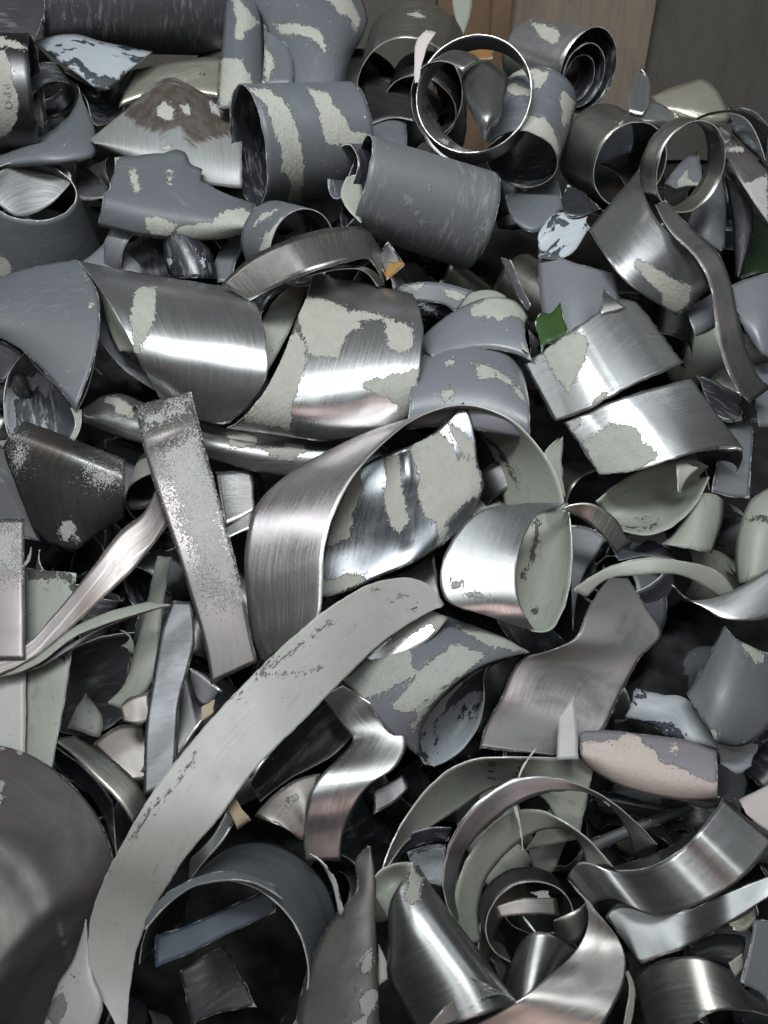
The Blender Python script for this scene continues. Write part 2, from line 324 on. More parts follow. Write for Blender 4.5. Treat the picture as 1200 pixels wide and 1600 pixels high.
def surf(name, label, rails, front, back='black_lining', bow=0, dent=.5, rag=.7, lin=False, cat=None, res=7., dw=0, crease=None, kink=None, **k):
    """a bent sheet laid through two or more rails; rail = (points in photo pixels, height above the heap's face: number or list)"""
    rng = np.random.default_rng(sum(map(ord, label)))
    if len(rails) == 2 and name == 'metal_strip' and abs(bow) < 12: bow *= .35
    Ls = [np.linalg.norm(np.diff(np.asarray(p, float), axis=0), axis=1).sum() for p, w in rails]
    nu = int(np.clip(max(Ls)/res, 10, 110 if res > 4.5 else 260))
    mid = [np.asarray(p, float)[len(p)//2] for p, w in rails]
    wid = max(np.linalg.norm(np.asarray(rails[0][0][i*(len(rails[0][0])-1)//4], float) - np.asarray(rails[-1][0][i*(len(rails[-1][0])-1)//4], float)) for i in range(5))
    nv = int(np.clip(wid/res, 7, 60))
    R = []
    for p, w in rails:
        w = np.atleast_1d(np.asarray(w, float)); s = spline(p, nu, lin)
        ww = spline(np.stack([np.linspace(0, 100, len(w)), np.zeros(len(w)), w], 1), nu)[:, 2] if len(w) > 1 else np.full(nu, w[0])
        R.append(np.concatenate([s, ww[:, None]], 1))
    R = np.stack(R, 1)                                        # nu, nrails, 3
    C = np.empty((nu, nv, 3))
    t = np.linspace(0, 1, nv)
    if R.shape[1] == 2: C[:] = R[:, :1]*(1-t)[None, :, None] + R[:, 1:]*t[None, :, None]
    else:
        kx = np.linspace(0, 1, R.shape[1]); h = kx[1]; m = np.gradient(R, axis=1)
        m[:, 0] = R[:, 1]*2 - R[:, 0]*1.5 - R[:, 2]*.5; m[:, -1] = R[:, -1]*1.5 - R[:, -2]*2 + R[:, -3]*.5
        i = np.clip((t/h).astype(int), 0, R.shape[1]-2); x = (t/h - i)[None, :, None]
        C = (2*x**3-3*x**2+1)*R[:, i] + (x**3-2*x**2+x)*m[:, i] + (-2*x**3+3*x**2)*R[:, i+1] + (x**3-x**2)*m[:, i+1]
    C = np.array(C); mw = C[..., 2].mean()
    if mw < 50: C[..., 2] += (mw-50)*1.3
    C[..., 2] += bow*np.sqrt(np.clip(4*t*(1-t), 0, 1))[None]**1.4 + dw
    C[..., 2] += dent*(smooth_noise(nu, nu*res/70, rng)[:, None]*smooth_noise(nv, nv*res/60, rng)[None] + .6*smooth_noise(nu, nu*res/110, rng)[:, None])
    if crease:
        for (pa, pb, depth, width) in crease:                # a sharp kink between two points
            pa, pb = np.array(pa, float), np.array(pb, float); q = C[..., :2]; ab = pb-pa
            tt = np.clip(((q-pa)@ab)/(ab@ab), 0, 1); dd = np.linalg.norm(q - pa - tt[..., None]*ab, axis=-1)
            C[..., 2] += depth*np.clip(1-dd/width, 0, 1)*np.sin(np.clip(tt*1.02+.02, 0, 1)*PI)**.5
    for pts, slope, fade in kink or ():                      # a sharp fold along a line: the side to its right bends away
        P = np.asarray(pts, float); q = C[..., :2]; best = np.full(q.shape[:2], 1e9); sg = np.zeros(q.shape[:2])
        for a, b in zip(P[:-1], P[1:]):
            ab = b-a; tt = np.clip(((q-a)@ab)/(ab@ab), 0, 1); r = q - a - tt[..., None]*ab; dd = np.linalg.norm(r, axis=-1)
            s2 = (q[..., 0]-a[0])*(-ab[1]) + (q[..., 1]-a[1])*ab[0]; up = dd < best - 1e-6
            sg = np.where(up, s2/np.linalg.norm(ab), sg); best = np.minimum(best, dd)
        C[..., 2] -= slope*np.clip(best, 0, fade)*(sg > 0)
    if rag:
        for j, s in ((0, 1), (nv-1, -1)):
            e = C[:, j+s] - C[:, j]; e /= np.linalg.norm(e[:, :2], axis=1, keepdims=True)+1e-6
            C[:, j] += e*(rag*(smooth_noise(nu, nu/2.2, rng)+.5*smooth_noise(nu, nu/6, rng)))[:, None]
        for i, s in ((0, 1), (nu-1, -1)):
            e = C[i+s] - C[i]; e /= np.linalg.norm(e[:, :2], axis=1, keepdims=True)+1e-6
            C[i] += e*(1.4*rag*(smooth_noise(nv, nv/1.8, rng)+.6*smooth_noise(nv, nv/5, rng)))[:, None]
    return sheet(name, label, cat or CATS.get(name, 'scrap'), unproj(C), front, back, group=GROUPS.get(name), **k)
def tube(name, label, c, R, k, ang, L, front, back='black_lining', w=0, a0=-180, a1=180, R2=None, sp=0., obl=0., obl_t=0., fobl=0., dent=2.6, rag=1.3, sq=0., cat=None, lead=0., **kw):
    """a rolled sheet seen end-on: c = centre of its open near end, R = radius, k = roundness of that end as seen (1 = face on),
    ang = direction in the picture its axis runs away in, L = length seen along that direction"""
    rng = np.random.default_rng(sum(map(ord, label)))
    if name != 'scrap_curl' and w < 50: w += (w-50)*1.3
    d = float(dref(c[1])); d -= w*d/F; s = d/F
    ray = np.array([(c[0]-600)/F, (c[1]-800)/F, 1.]); cen = ray*d
    e3 = ray/np.linalg.norm(ray); e1 = np.array([1., 0, 0]); e1 -= e3*(e1@e3); e1 /= np.linalg.norm(e1); e2 = np.cross(e3, e1)
    al = math.radians(ang); ct = k; st = math.sqrt(max(1e-4, 1-k*k))
    loc = lambda v: v[0]*e1 + v[1]*e2 + v[2]*e3
    A = loc((math.cos(al)*st, math.sin(al)*st, ct)); M = loc((-math.sin(al), math.cos(al), 0)); Nn = loc((math.cos(al)*ct, math.sin(al)*ct, -st))
    full = a1 - a0 >= 359.9 and sp == 0
    arc = math.radians(a1-a0)*R
    nu = int(np.clip(arc/7, 16, 110)); Lr = L*s/st
    nv = int(np.clip(Lr/s/8, 5, 45))
    t = np.radians(np.linspace(a0, a1, nu, endpoint=not full)); v = np.linspace(0, 1, nv)
    R2 = R if R2 is None else R2
    TT, VV = np.meshgrid(t, v, indexing='ij')
    prog = (TT - t[0])/max(1e-6, math.radians(a1-a0))
    rad = (R + (R2-R)*VV)*s*(1 + sp*prog)
    nz = smooth_noise(nu, 6, rng); nz = nz if not full else nz*np.sin(np.linspace(0, PI, nu))
    rad = rad*(1 + sq*np.cos(2*TT)) + dent*s*nz[:, None]*(.4+.6*smooth_noise(nv, 3, rng))[None]
    ax = Lr*(VV*(1 + obl*np.cos(TT - math.radians(obl_t))) + fobl*np.cos(TT)*(1-VV)) + lead*s*prog
    if rag:
        r0 = smooth_noise(nu, nu/2.2, rng); r1 = smooth_noise(nu, nu/2.2, rng)
        r0 = r0 + 2.2*np.clip(smooth_noise(nu, nu/9, rng)-.55, 0, 1); r1 = r1 - 3*np.clip(smooth_noise(nu, nu/9, rng)-.5, 0, 1)
        if full: r0[-6:] *= np.linspace(1, 0, 6); r0[:6] *= np.linspace(0, 1, 6)
        ax[:, 0] += rag*s*r0; ax[:, -1] += rag*s*r1
    C = cen + ax[..., None]*A + (rad*np.cos(TT))[..., None]*Nn + (rad*np.sin(TT))[..., None]*M
    radial = np.cos(TT)[..., None]*Nn + np.sin(TT)[..., None]*M
    return sheet(name, label, cat or CATS.get(name, 'scrap'), C, front, back, closed=full, toward=radial, group=GROUPS.get(name), **kw)
def box(name, corners_lo, corners_hi, mat, parent=None, rot=None):
    x0, y0, z0 = corners_lo; x1, y1, z1 = corners_hi
    c = np.array([(x0+x1)/2, (y0+y1)/2, z0]); h = np.array([(x1-x0)/2, (y1-y0)/2, z1-z0])
    import bmesh
    bm = bmesh.new(); bmesh.ops.create_cube(bm, size=1)
    for v in bm.verts: v.co = (v.co.x*2*h[0], v.co.y*2*h[1], (v.co.z+.5)*h[2])
    bmesh.ops.bevel(bm, geom=list(bm.edges), offset=min(.003, min(2*h[0], 2*h[1], h[2])*.2), segments=2, affect='EDGES')
    uvl = bm.loops.layers.uv.new('UVMap')
    for f in bm.faces:
        for l in f.loops: l[uvl].uv = (l.vert.co.z*.3, l.vert.co.x)
    me = bpy.data.meshes.new(name); bm.to_mesh(me); bm.free(); me.materials.append(MATS[mat])
    a = me.attributes.new('pk', 'FLOAT', 'POINT'); a.data.foreach_set('value', np.full(len(me.vertices), -.06, 'f'))
    a = me.attributes.new('ed', 'FLOAT', 'POINT'); a.data.foreach_set('value', np.full(len(me.vertices), 99, 'f'))
    o = bpy.data.objects.new(name, me); COL.objects.link(o); o.location = c
    if parent: o.parent = parent; o.location = c - np.array(parent.location)
    return o
NFILL = 215
# ================================================================== the place
def structure(name, verts, faces, mat):
    me = bpy.data.meshes.new(name); me.from_pydata(verts, [], faces); me.materials.append(mat)
    for p in me.polygons: p.use_smooth = True
    o = bpy.data.objects.new(name, me); COL.objects.link(o); o['kind'] = 'structure'; return o
def plain(name, c1, c2, rough=.7, scale=6.):
    m = bpy.data.materials.new(name); m.use_nodes = True; nt = m.node_tree; b = nt.nodes['Principled BSDF']
    n = nt.nodes.new('ShaderNodeTexNoise'); n.inputs['Scale'].default_value = scale; n.inputs['Detail'].default_value = 6
    tc = nt.nodes.new('ShaderNodeTexCoord'); nt.links.new(tc.outputs['Object'], n.inputs['Vector'])
    r = nt.nodes.new('ShaderNodeValToRGB'); r.color_ramp.elements[0].position = .4; r.color_ramp.elements[1].position = .65
    r.color_ramp.elements[0].color = (*c1, 1); r.color_ramp.elements[1].color = (*c2, 1)
    nt.links.new(n.outputs['Fac'], r.inputs[0]); nt.links.new(r.outputs[0], b.inputs['Base Color']); b.inputs['Roughness'].default_value = rough
    return m
structure('floor', [(-6, -4, 0), (6, -4, 0), (6, 6, 0), (-6, 6, 0)], [(0, 1, 2, 3)], plain('concrete', (.06, .06, .058), (.1, .1, .095)))
# the bin's back wall: upright boards and a post
wall = bpy.data.objects.new('bin_wall', None); COL.objects.link(wall); wall.location = (.5, 2.42, 0)
wall['label'] = 'brown wooden back wall of the bin above the heap at upper right'; wall['category'] = 'wall'
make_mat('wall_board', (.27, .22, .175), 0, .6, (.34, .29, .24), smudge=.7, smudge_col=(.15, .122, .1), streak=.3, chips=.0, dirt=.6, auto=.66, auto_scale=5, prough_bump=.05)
make_mat('dark_board', (.125, .115, .1), 0, .65, (.1, .08, .06), smudge=.6, smudge_col=(.075, .07, .062), streak=.2, dirt=.6)  # darker, greyer wood than the middle board
make_mat('post_board', (.2, .13, .08), 0, .6, (.1, .08, .06), smudge=.6, smudge_col=(.11, .07, .04), streak=.2)
box('board', (-1.3, 2.42, 0), (.12, 2.45, 1.5), 'dark_board', wall)
box('board', (.123, 2.43, 0), (.262, 2.46, 1.5), 'post_board', wall)
box('board', (.265, 2.40, 0), (.62, 2.45, 1.5), 'wall_board', wall)
box('board', (.623, 2.43, 0), (1.5, 2.46, 1.5), 'dark_board', wall)
box('post', (.245, 2.375, 0), (.29, 2.40, 1.5), 'post_board', wall)
# sheet under the visible scrap, coloured near-black for the shade of the gaps
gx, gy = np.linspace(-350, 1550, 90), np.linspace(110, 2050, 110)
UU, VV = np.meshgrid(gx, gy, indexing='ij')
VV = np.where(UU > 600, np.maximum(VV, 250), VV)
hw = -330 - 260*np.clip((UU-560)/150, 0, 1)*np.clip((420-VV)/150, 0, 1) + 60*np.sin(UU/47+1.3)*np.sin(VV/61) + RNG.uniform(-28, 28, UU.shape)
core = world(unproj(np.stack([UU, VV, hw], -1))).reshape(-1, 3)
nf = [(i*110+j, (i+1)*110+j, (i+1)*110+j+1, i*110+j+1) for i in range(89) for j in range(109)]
me = bpy.data.meshes.new('scrap_mass'); me.from_pydata(core.tolist(), [], nf); me.polygons.foreach_set('use_smooth', [True]*len(nf)); me.materials.append(plain('gap_shade', (.004, .0045, .005), (.012, .013, .014), .7, 30))
o = bpy.data.objects.new('scrap_mass', me); COL.objects.link(o); o['kind'] = 'stuff'; o['label'] = 'near-black sheet for scrap and shade deep in the gaps of the heap'; o['category'] = 'scrap'

# ================================================================== the scrap, top left
tube('metal_tube', 'big dark grey tube lying level across the top left edge', (62, -8), 80, .06, 2, 285, 'dark_paint', w=40, R2=82)
surf('metal_sheet', 'dark sheet in the very top left corner', [([(-20, -30), (30, -30), (84, -20)], 40), ([(-20, 62), (20, 63), (52, 66)], 70)], 'dark_paint', bow=15)
surf('metal_sheet', 'crumpled shiny sheet hanging below the big dark tube at top left', [(z(1, 140, 190, 300, 150, 480, 190, 680, 230), [20, 30, 25, 10]), (z(1, 180, 210, 330, 320, 480, 405, 560, 330), [30, 60, 40, 20])],
     'chalky_lining', bow=14, dent=4)
tube('metal_tube', 'dark tube with white stamped patch at left edge below the top', (60, 150), 88, .10, 180, 150, 'dark_metal', w=55,
     patches=[z(1, -40, 215, 20, 225, 50, 300, 55, 360, 80, 450, 70, 540, 30, 610, -40, 600), z(1, -20, 160, 60, 180, 130, 220, 60, 215, -20, 200)])
surf('metal_strip', 'dark band hooked round the black ring at upper left', [(z(1, 165, 205, 260, 300, 400, 380, 480, 400, 540, 320), [30, 40, 30, 10, -20]), (z(1, 180, 330, 290, 340, 380, 430, 430, 560, 560, 480), [0, 10, 10, 0, -40])], 'black_lining', 'dark_paint', bow=-20)
tube('metal_ring', 'small black ring nested inside the grey hooked strip at upper left', (82, 158), 40, .62, -115, 30, 'dark_paint', w=10)
surf('metal_strip', 'slate grey strip curving up to a hook at upper left', [(z(1, -30, 705, 80, 660, 190, 605, 300, 525, 350, 420, 340, 370), [40, 45, 50, 45, 20, 0]), (z(1, -30, 760, 130, 740, 300, 730, 425, 690, 430, 600, 380, 470), [30, 40, 45, 35, 20, 5])], 'slate_paint', bow=12)
surf('metal_sheet', 'pale shiny crumpled sheet behind the brown metal at upper left', [(z(1, 600, 310, 780, 270, 980, 250), 0), (z(1, 530, 480, 720, 420, 980, 440), 20)], 'beige_metal', bow=15, dent=8, crease=[(z(1, 780, 340)[0], z(1, 930, 310)[0], 12, 8)])
surf('metal_sheet', 'brown worn metal sheet with a pointed left end and pale flakes', [
    (z(1, 400, 622, 560, 490, 750, 345, 900, 410, 1080, 520), 28), (z(1, 408, 630, 570, 580, 760, 500, 920, 560, 1080, 620), 42),
    (z(1, 420, 640, 580, 660, 760, 650, 920, 700, 1080, 730), 44), (z(1, 440, 655, 600, 720, 780, 770, 940, 825, 1080, 840), 24)], 'rusty_sheet', swap=True, edge='dark_edge',
     patches=[z(1, 690, 490, 740, 450, 780, 490, 770, 540, 720, 530), z(1, 800, 460, 850, 470, 850, 520, 815, 510), z(1, 935, 440, 1000, 510, 980, 525, 945, 490), z(1, 720, 660, 755, 640, 785, 665, 730, 675)],
     stain=[z(1, 560, 500, 740, 350, 900, 400, 1060, 510, 1060, 590, 960, 610, 860, 640, 800, 560, 720, 590, 620, 560)])
surf('metal_sheet', 'slate grey sheet with two pale dashes and a torn upper right edge', [
    (z(1, 515, 700, 700, 685, 825, 675, 850, 735, 905, 760, 890, 795, 940, 830, 1135, 905), 36),
    (z(1, 490, 830, 700, 830, 900, 880, 1125, 960), 70), (z(1, 455, 900, 700, 950, 900, 985, 1110, 1010), 78),
    (z(1, 440, 1010, 600, 1050, 780, 1070, 960, 1070, 1095, 1040), 40)], 'slate_paint', rag=1.6,
     patches=[z(1, 570, 745, 605, 750, 632, 858, 595, 860), z(1, 740, 755, 768, 752, 770, 835, 755, 835), z(1, 645, 975, 700, 965, 790, 1000, 760, 1055, 690, 1050, 660, 1020), z(1, 800, 1010, 940, 990, 1000, 940, 1070, 925, 1125, 950, 1090, 1060, 900, 1075, 790, 1060)])
surf('metal_sheet', 'small dark green grey scrap between the large left ring and the grey sheet', [(z(1, 330, 720, 400, 760, 480, 830), 0), (z(1, 340, 890, 420, 890, 470, 880), 5)], 'dark_paint')
tube('metal_tube', 'grey flaring tube at left edge with a scraped pale inside', (46, 297), 70, .62, 92, 95, 'slate_paint', 'black_lining', w=40, R2=108, patches=[z(1, -20, 1150, 30, 1150, 60, 1210, 40, 1235, -20, 1235)])
surf('metal_sheet', 'scratched pale plate filling the mouth of the grey flaring tube', [(z(1, -40, 800, 40, 740, 140, 715, 240, 722, 310, 770), [70, 50, 30, 20, 30]), (z(1, -40, 880, 30, 940, 80, 965, 200, 930, 318, 810), [40, 20, 0, 0, 20])], 'scratched_plate', 'dark_paint')
surf('metal_strip', 'pale pinkish flap under the grey flaring tube', [(z(1, 350, 1180, 440, 1110, 500, 1050), 20), (z(1, 520, 1230, 640, 1220, 560, 1110), 10)], 'lavender_paint', bow=10)
tube('metal_tube', 'black lined tube with blue white smears above the shiny cylinder', (218, 400), 48, .5, 205, 30, 'lavender_paint', 'scraped_lining', w=10)
surf('metal_sheet', 'pointed black scrap with white smears above the shiny cylinder', [(z(1, 830, 980, 880, 1040, 940, 1120, 970, 1240), [50, 40, 35, 20]), (z(1, 820, 990, 740, 1060, 730, 1140, 760, 1240), [50, 50, 35, 20])], 'black_lining', 'dark_paint', bow=25,
     patches=[z(1, 880, 1110, 910, 1150, 930, 1210, 900, 1180), z(1, 730, 1160, 770, 1150, 760, 1190)])
surf('metal_strip', 'narrow grey sheet between the pointed black scrap and the striped ring', [(z(1, 1100, 1010, 1010, 1080, 960, 1180, 970, 1260), 25), (z(1, 1110, 1060, 1080, 1120, 1050, 1180, 1040, 1260), 20)], 'slate_paint', bow=5)

# ------------------------------------------------------------------ top middle
surf('metal_sheet', 'upright grey sheet with large sage patches at the top', [(z(2, 38, -40, 15, 200, -5, 440), [50, 55, 55]), (z(2, 110, -40, 95, 200, 90, 440), [75, 80, 72]), (z(2, 185, -40, 190, 200, 200, 440), [40, 40, 40])], 'slate_paint',
     patches=[z(2, 55, -40, 100, 10, 175, 100, 110, 130, 110, 160, 70, 165, 75, 80), z(2, 10, 235, 95, 240, 130, 300, 150, 370, 90, 350, 60, 380, 45, 430, 5, 430)])
surf('metal_sheet', 'wide grey sheet with sage smears and a bright top at the top centre', [
    (z(2, 60, -80, 190, 90, 215, 240, 200, 345), [40, 60, 60, 50]), (z(2, 220, -110, 330, 60, 350, 210, 330, 370), [80, 100, 105, 90]),
    (z(2, 430, -110, 490, 60, 490, 220, 470, 390), [70, 90, 95, 80]), (z(2, 560, -60, 612, 90, 545, 240, 520, 400), [20, 25, 25, 20])], 'slate_paint',
     patches=[z(2, 225, 100, 330, 95, 420, 120, 440, 180, 450, 215, 425, 205, 405, 170, 330, 140, 260, 140), z(2, 420, -20, 540, -10, 585, 80, 560, 145, 540, 60, 500, 65, 470, 20)])
surf('metal_strip', 'narrow curved grey flap against the wide grey sheet', [(z(2, 188, 100, 190, 220, 180, 345), 100), (z(2, 205, 130, 290, 190, 305, 340), 102)], 'slate_paint', bow=6, patches=[z(2, 190, 190, 225, 230, 230, 270, 205, 340, 188, 330)])
tube('metal_tube', 'grey tube with two wide sage stripes and a black mouth', (387, 230), 91, .29, -5, 172, 'slate_paint', w=95, R2=84, patches=[
    z(2, 120, 360, 210, 360, 290, 430, 335, 560, 355, 690, 340, 840, 285, 830, 300, 740, 265, 700, 260, 620, 235, 540, 215, 470, 190, 420),
    z(2, 365, 360, 445, 370, 475, 430, 520, 480, 545, 545, 600, 530, 615, 590, 440, 590, 420, 500, 400, 420)])
tube('metal_tube', 'large olive metal tube with a dark open end at the top', (640, 146), 84, .9, -80, 62, 'olive_metal', w=20, patches=[z(2, 775, 55, 820, 45, 850, 75, 800, 70)])
tube('metal_ring', 'dark ring lying inside the large olive tube', (655, 172), 58, .8, -70, 40, 'dark_metal', w=5)
surf('metal_sheet', 'dark mirror like scrap inside the mouth of the olive tube', [(z(2, 570, 270, 680, 310, 790, 340), 10), (z(2, 620, 510, 700, 480, 800, 490), 45)], 'dark_metal', bow=-15, dent=8)
surf('metal_sheet', 'grey rounded sheet below the olive tube', [(z(2, 610, 510, 690, 470, 770, 500), 20), (z(2, 600, 610, 690, 620, 770, 610), 45)], 'slate_paint', bow=12)
surf('metal_strip', 'tall sage strip standing beside the orange board at the top', [(z(2, 955, -40, 965, 60, 990, 140), -10), (z(2, 1040, -40, 1030, 60, 1005, 140), -10)], 'sage_primer', bow=8)
surf('metal_strip', 'thin torn sliver behind the wide thin ring', [(z(2, 905, 100, 940, 200, 960, 320), 10), (z(2, 960, 60, 1000, 180, 1010, 300), 10)], 'olive_metal', dent=5, rag=2)
surf('metal_sheet', 'orange brown board corner glimpsed between the two upper rings', [(z(2, 1015, 175, 1120, 175), -10), (z(2, 1020, 245, 1120, 240), -10)], 'orange_board', 'orange_board', edge='orange_board', cat='board')
tube('metal_ring', 'wide thin ring standing upright at the top centre', (740, 146), 91, .92, 70, 20, 'bare_metal', 'bare_metal', w=165)
tube('metal_ring', 'deep dark cup shaped ring with smeared inside at the top centre', (704, 178), 81, .68, -33, 30, 'olive_metal', 'smeared_metal', w=130, a0=60, a1=330, bpatches=[z(2, 890, 560, 950, 570, 1000, 600, 930, 590)])
surf('metal_strip', 'short pinkish beige flap rising from the upright thin ring', [(z(2, 806, 340, 802, 240, 815, 160, 850, 122), 178), (z(2, 818, 335, 835, 250, 860, 180, 892, 130), 180)], 'rosy_primer', 'sage_primer')
surf('metal_strip', 'shiny rolled spoon shaped scrap inside the upright ring', [(z(2, 1040, 262, 995, 320, 1005, 400, 1045, 480, 1080, 580), [190, 195, 200, 195, 170]), (z(2, 1085, 250, 1090, 330, 1090, 400, 1100, 480, 1092, 580), [210, 222, 226, 220, 180]), (z(2, 1130, 262, 1185, 320, 1170, 400, 1155, 470, 1105, 575), [190, 195, 200, 195, 170])], 'bare_metal', dent=1)
tube('metal_tube', 'grey and sage tube with open dark end under the upright ring', (815, 250), 57, .72, -76, 95, 'slate_paint', w=60, R2=62, patches=[
    z(3, 60, 290, 180, 290, 200, 320, 120, 330, 60, 330), z(3, 200, 290, 265, 310, 240, 380, 200, 370), z(3, 130, 590, 170, 490, 250, 500, 300, 580, 315, 650, 290, 690, 250, 620), z(3, 320, 380, 385, 440, 350, 520, 320, 550), z(3, 60, 340, 190, 380, 200, 415, 100, 400)])
tube('metal_tube', 'pale metallic tube with a ribbed dark inside at the top right', (919, 112), 63, .66, 196, 108, 'clean_metal', 'black_lining', w=60, R2=52, patches=[z(3, 190, 90, 300, 120, 315, 150, 290, 190, 230, 160)])
tube('metal_ring', 'dark ribbed ring inside the pale tube at the top right', (912, 118), 47, .66, 196, 30, 'black_lining', 'black_lining', w=52)
tube('metal_ring', 'smallest dark ring at the bottom of the pale ribbed tube', (905, 122), 34, .66, 196, 25, 'dark_paint', 'black_lining', w=44)
tube('metal_tube', 'grey tube lying with a curled lip and white scratches, right of the striped tube', (556, 284), 72, .2, 17, 208, 'scuffed_slate', w=120, R2=80, rag=1.2,
     patches=[z(2, 1100, 910, 1120, 910, 1122, 930, 1105, 930), z(2, 680, 590, 705, 590, 705, 605, 680, 605)])
tube('metal_ring', 'black lined curl inside the lip of the scratched grey tube', (534, 268), 42, .5, 17, 50, 'black_lining', 'scraped_lining', w=104)
surf('metal_strip', 'small sage flap inside the mouth of the scratched grey tube', [(z(2, 530, 720, 500, 790, 540, 860, 585, 905), 125), (z(2, 575, 710, 590, 780, 597, 850, 592, 890), 110)], 'sage_primer', 'slate_paint')
tube('metal_ring', 'grey arched ring with pale stripes below the striped tube', (474, 388), 60, .82, 197, 50, 'slate_paint', w=95, patches=[z(2, 135, 930, 180, 870, 245, 850, 200, 890), z(2, 165, 1045, 190, 960, 260, 890, 280, 890, 230, 970, 200, 1045)])
surf('metal_strip', 'brown brushed metal band arching over the shiny cylinders', [([(345, 445), (370, 420), (400, 397), (466, 368), (532, 355), (570, 357), (593, 387), (606, 410)], [85, 110, 130, 150, 150, 130, 90, 40]),
     ([(390, 470), (415, 456), (445, 441), (495, 422), (545, 408), (577, 405), (592, 425), (600, 445)], [85, 110, 130, 150, 150, 130, 90, 40])], 'brushed_brown', swap=True)
surf('metal_strip', 'dark inner band beneath the brown brushed arch', [(z(5, 300, 140, 440, 105, 540, 110, 600, 175), [90, 105, 100, 70]), (z(5, 330, 110, 500, 88, 580, 110, 630, 170), [90, 100, 95, 60])], 'olive_metal', 'dark_paint')
surf('metal_sheet', 'orange and black corner under the scratched grey tube', [(z(2, 695, 985, 722, 1020, 765, 1080), [80, 72, 62]), (z(2, 650, 1040, 665, 1080, 690, 1145), [60, 56, 52])], 'black_orange', cat='scrap board', patches=[z(2, 690, 1075, 765, 1070, 765, 1150, 680, 1150)])
# ------------------------------------------------------------------ top right
tube('metal_tube', 'olive metal tube open to the right, below the pale ribbed tube', (985, 258), 66, .8, 205, 62, 'olive_metal', 'dark_metal', w=60, R2=70)
surf('metal_strip', 'bright upright flap with a notched top at upper right', [(z(3, 612, 480, 612, 390, 655, 303), 130), (z(3, 665, 490, 697, 430, 692, 330, 660, 300), 130)], 'clean_metal', bow=-6)
surf('metal_strip', 'shiny slope of metal running right from the bright notched flap', [(z(3, 600, 480, 700, 430, 830, 505), [118, 110, 90]), (z(3, 560, 520, 690, 520, 830, 520), [122, 122, 100])], 'clean_metal')
surf('metal_sheet', 'beige shiny curved plate near the wooden wall', [(z(3, 700, 410, 800, 368, 905, 333), [70, 75, 70]), (z(3, 730, 440, 860, 430, 985, 385), [90, 100, 95]), (z(3, 780, 490, 920, 505, 1042, 500), [85, 95, 85]), (z(3, 800, 510, 920, 530, 1030, 525), [70, 75, 70])], 'beige_metal', dent=5)
tube('metal_ring', 'narrow silver ring standing at the upper right', (1080, 262), 69, .72, 193, 27, 'olive_metal', 'olive_metal', w=150)
surf('metal_strip', 'thin arched strip from the silver ring to the right edge', [(z(3, 860, 520, 950, 480, 1040, 468, 1110, 480, 1200, 540), [160, 140, 110, 80, 60]), (z(3, 875, 525, 950, 490, 1040, 480, 1100, 500, 1190, 680), [155, 135, 105, 75, 40])], 'dark_metal')
surf('metal_sheet', 'rolled silver strip with a pale scraped patch and pink gleam at upper right', [
    ([(920, 358), (951, 407), (980, 442), (1017, 468), (1057, 493)], [80, 108, 104, 76, 20]), ([(957, 313), (984, 368), (1016, 408), (1055, 440), (1083, 475)], [80, 112, 110, 82, 25]), ([(997, 266), (1018, 330), (1054, 374), (1090, 408), (1110, 450)], [80, 110, 108, 80, 25])], 'clean_metal', 'black_lining', dent=2,
     patches=[z(6, 630, 65, 700, 90, 790, 150, 880, 190, 850, 280, 800, 295, 760, 270, 750, 220, 690, 160, 640, 110)])
surf('metal_sheet', 'black triangular scrap left of the rolled silver strip', [(z(3, 345, 785, 420, 830, 500, 900), 60), (z(3, 318, 850, 340, 920, 480, 890), 60)], 'black_lining')
surf('metal_strip', 'long dark ribbon falling from the silver ring along the right side', [([(1024, 320), (1048, 362), (1085, 400), (1108, 440), (1118, 500), (1130, 560), (1150, 605), (1172, 630)], [120, 125, 120, 110, 105, 95, 80, 60]),
     ([(1040, 312), (1080, 356), (1122, 395), (1142, 440), (1155, 500), (1172, 555), (1190, 592), (1205, 605)], [115, 120, 115, 105, 95, 85, 75, 60])], 'smoky_metal')
surf('metal_sheet', 'lavender grey sheet behind the silver ring on the right', [(z(3, 850, 960, 900, 1010, 1000, 1070), [10, 10, 0]), (z(3, 930, 800, 970, 900, 1015, 1040), [30, 30, 5]), (z(3, 1000, 690, 1022, 860, 1015, 1060), [10, 10, -10])], 'slate_paint')
surf('metal_sheet', 'dark grey tube side right of the lavender grey sheet', [(z(3, 1010, 740, 1040, 900, 1060, 1180), [0, 0, -20]), (z(3, 1090, 800, 1135, 880, 1080, 1180), [20, 20, 0])], 'dark_paint', bow=20)
surf('metal_strip', 'worn brown and white strip slanting down at the right edge', [(z(3, 990, 535, 1050, 580, 1110, 640, 1210, 740), [30, 45, 40, 30]), (z(3, 950, 590, 1010, 650, 1070, 750, 1210, 960), [40, 55, 50, 30])], 'brown_metal', bow=10,
     patches=[z(3, 990, 535, 1045, 570, 1030, 610, 955, 595), z(3, 1015, 625, 1100, 625, 1100, 645, 1030, 645), z(3, 1085, 790, 1200, 740, 1200, 950, 1140, 860)])
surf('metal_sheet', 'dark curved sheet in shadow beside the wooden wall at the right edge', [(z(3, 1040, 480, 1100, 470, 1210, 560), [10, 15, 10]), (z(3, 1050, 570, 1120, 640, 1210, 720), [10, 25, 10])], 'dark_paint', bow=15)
surf('metal_sheet', 'dark green plastic sheet at the right edge', [(z(3, 1130, 900, 1170, 930, 1220, 980), -30), (z(3, 1080, 1190, 1130, 1170, 1220, 1150), -10)], 'dark_green_plastic', 'dark_green_plastic', edge='dark_green_plastic', cat='plastic sheet', dent=6)
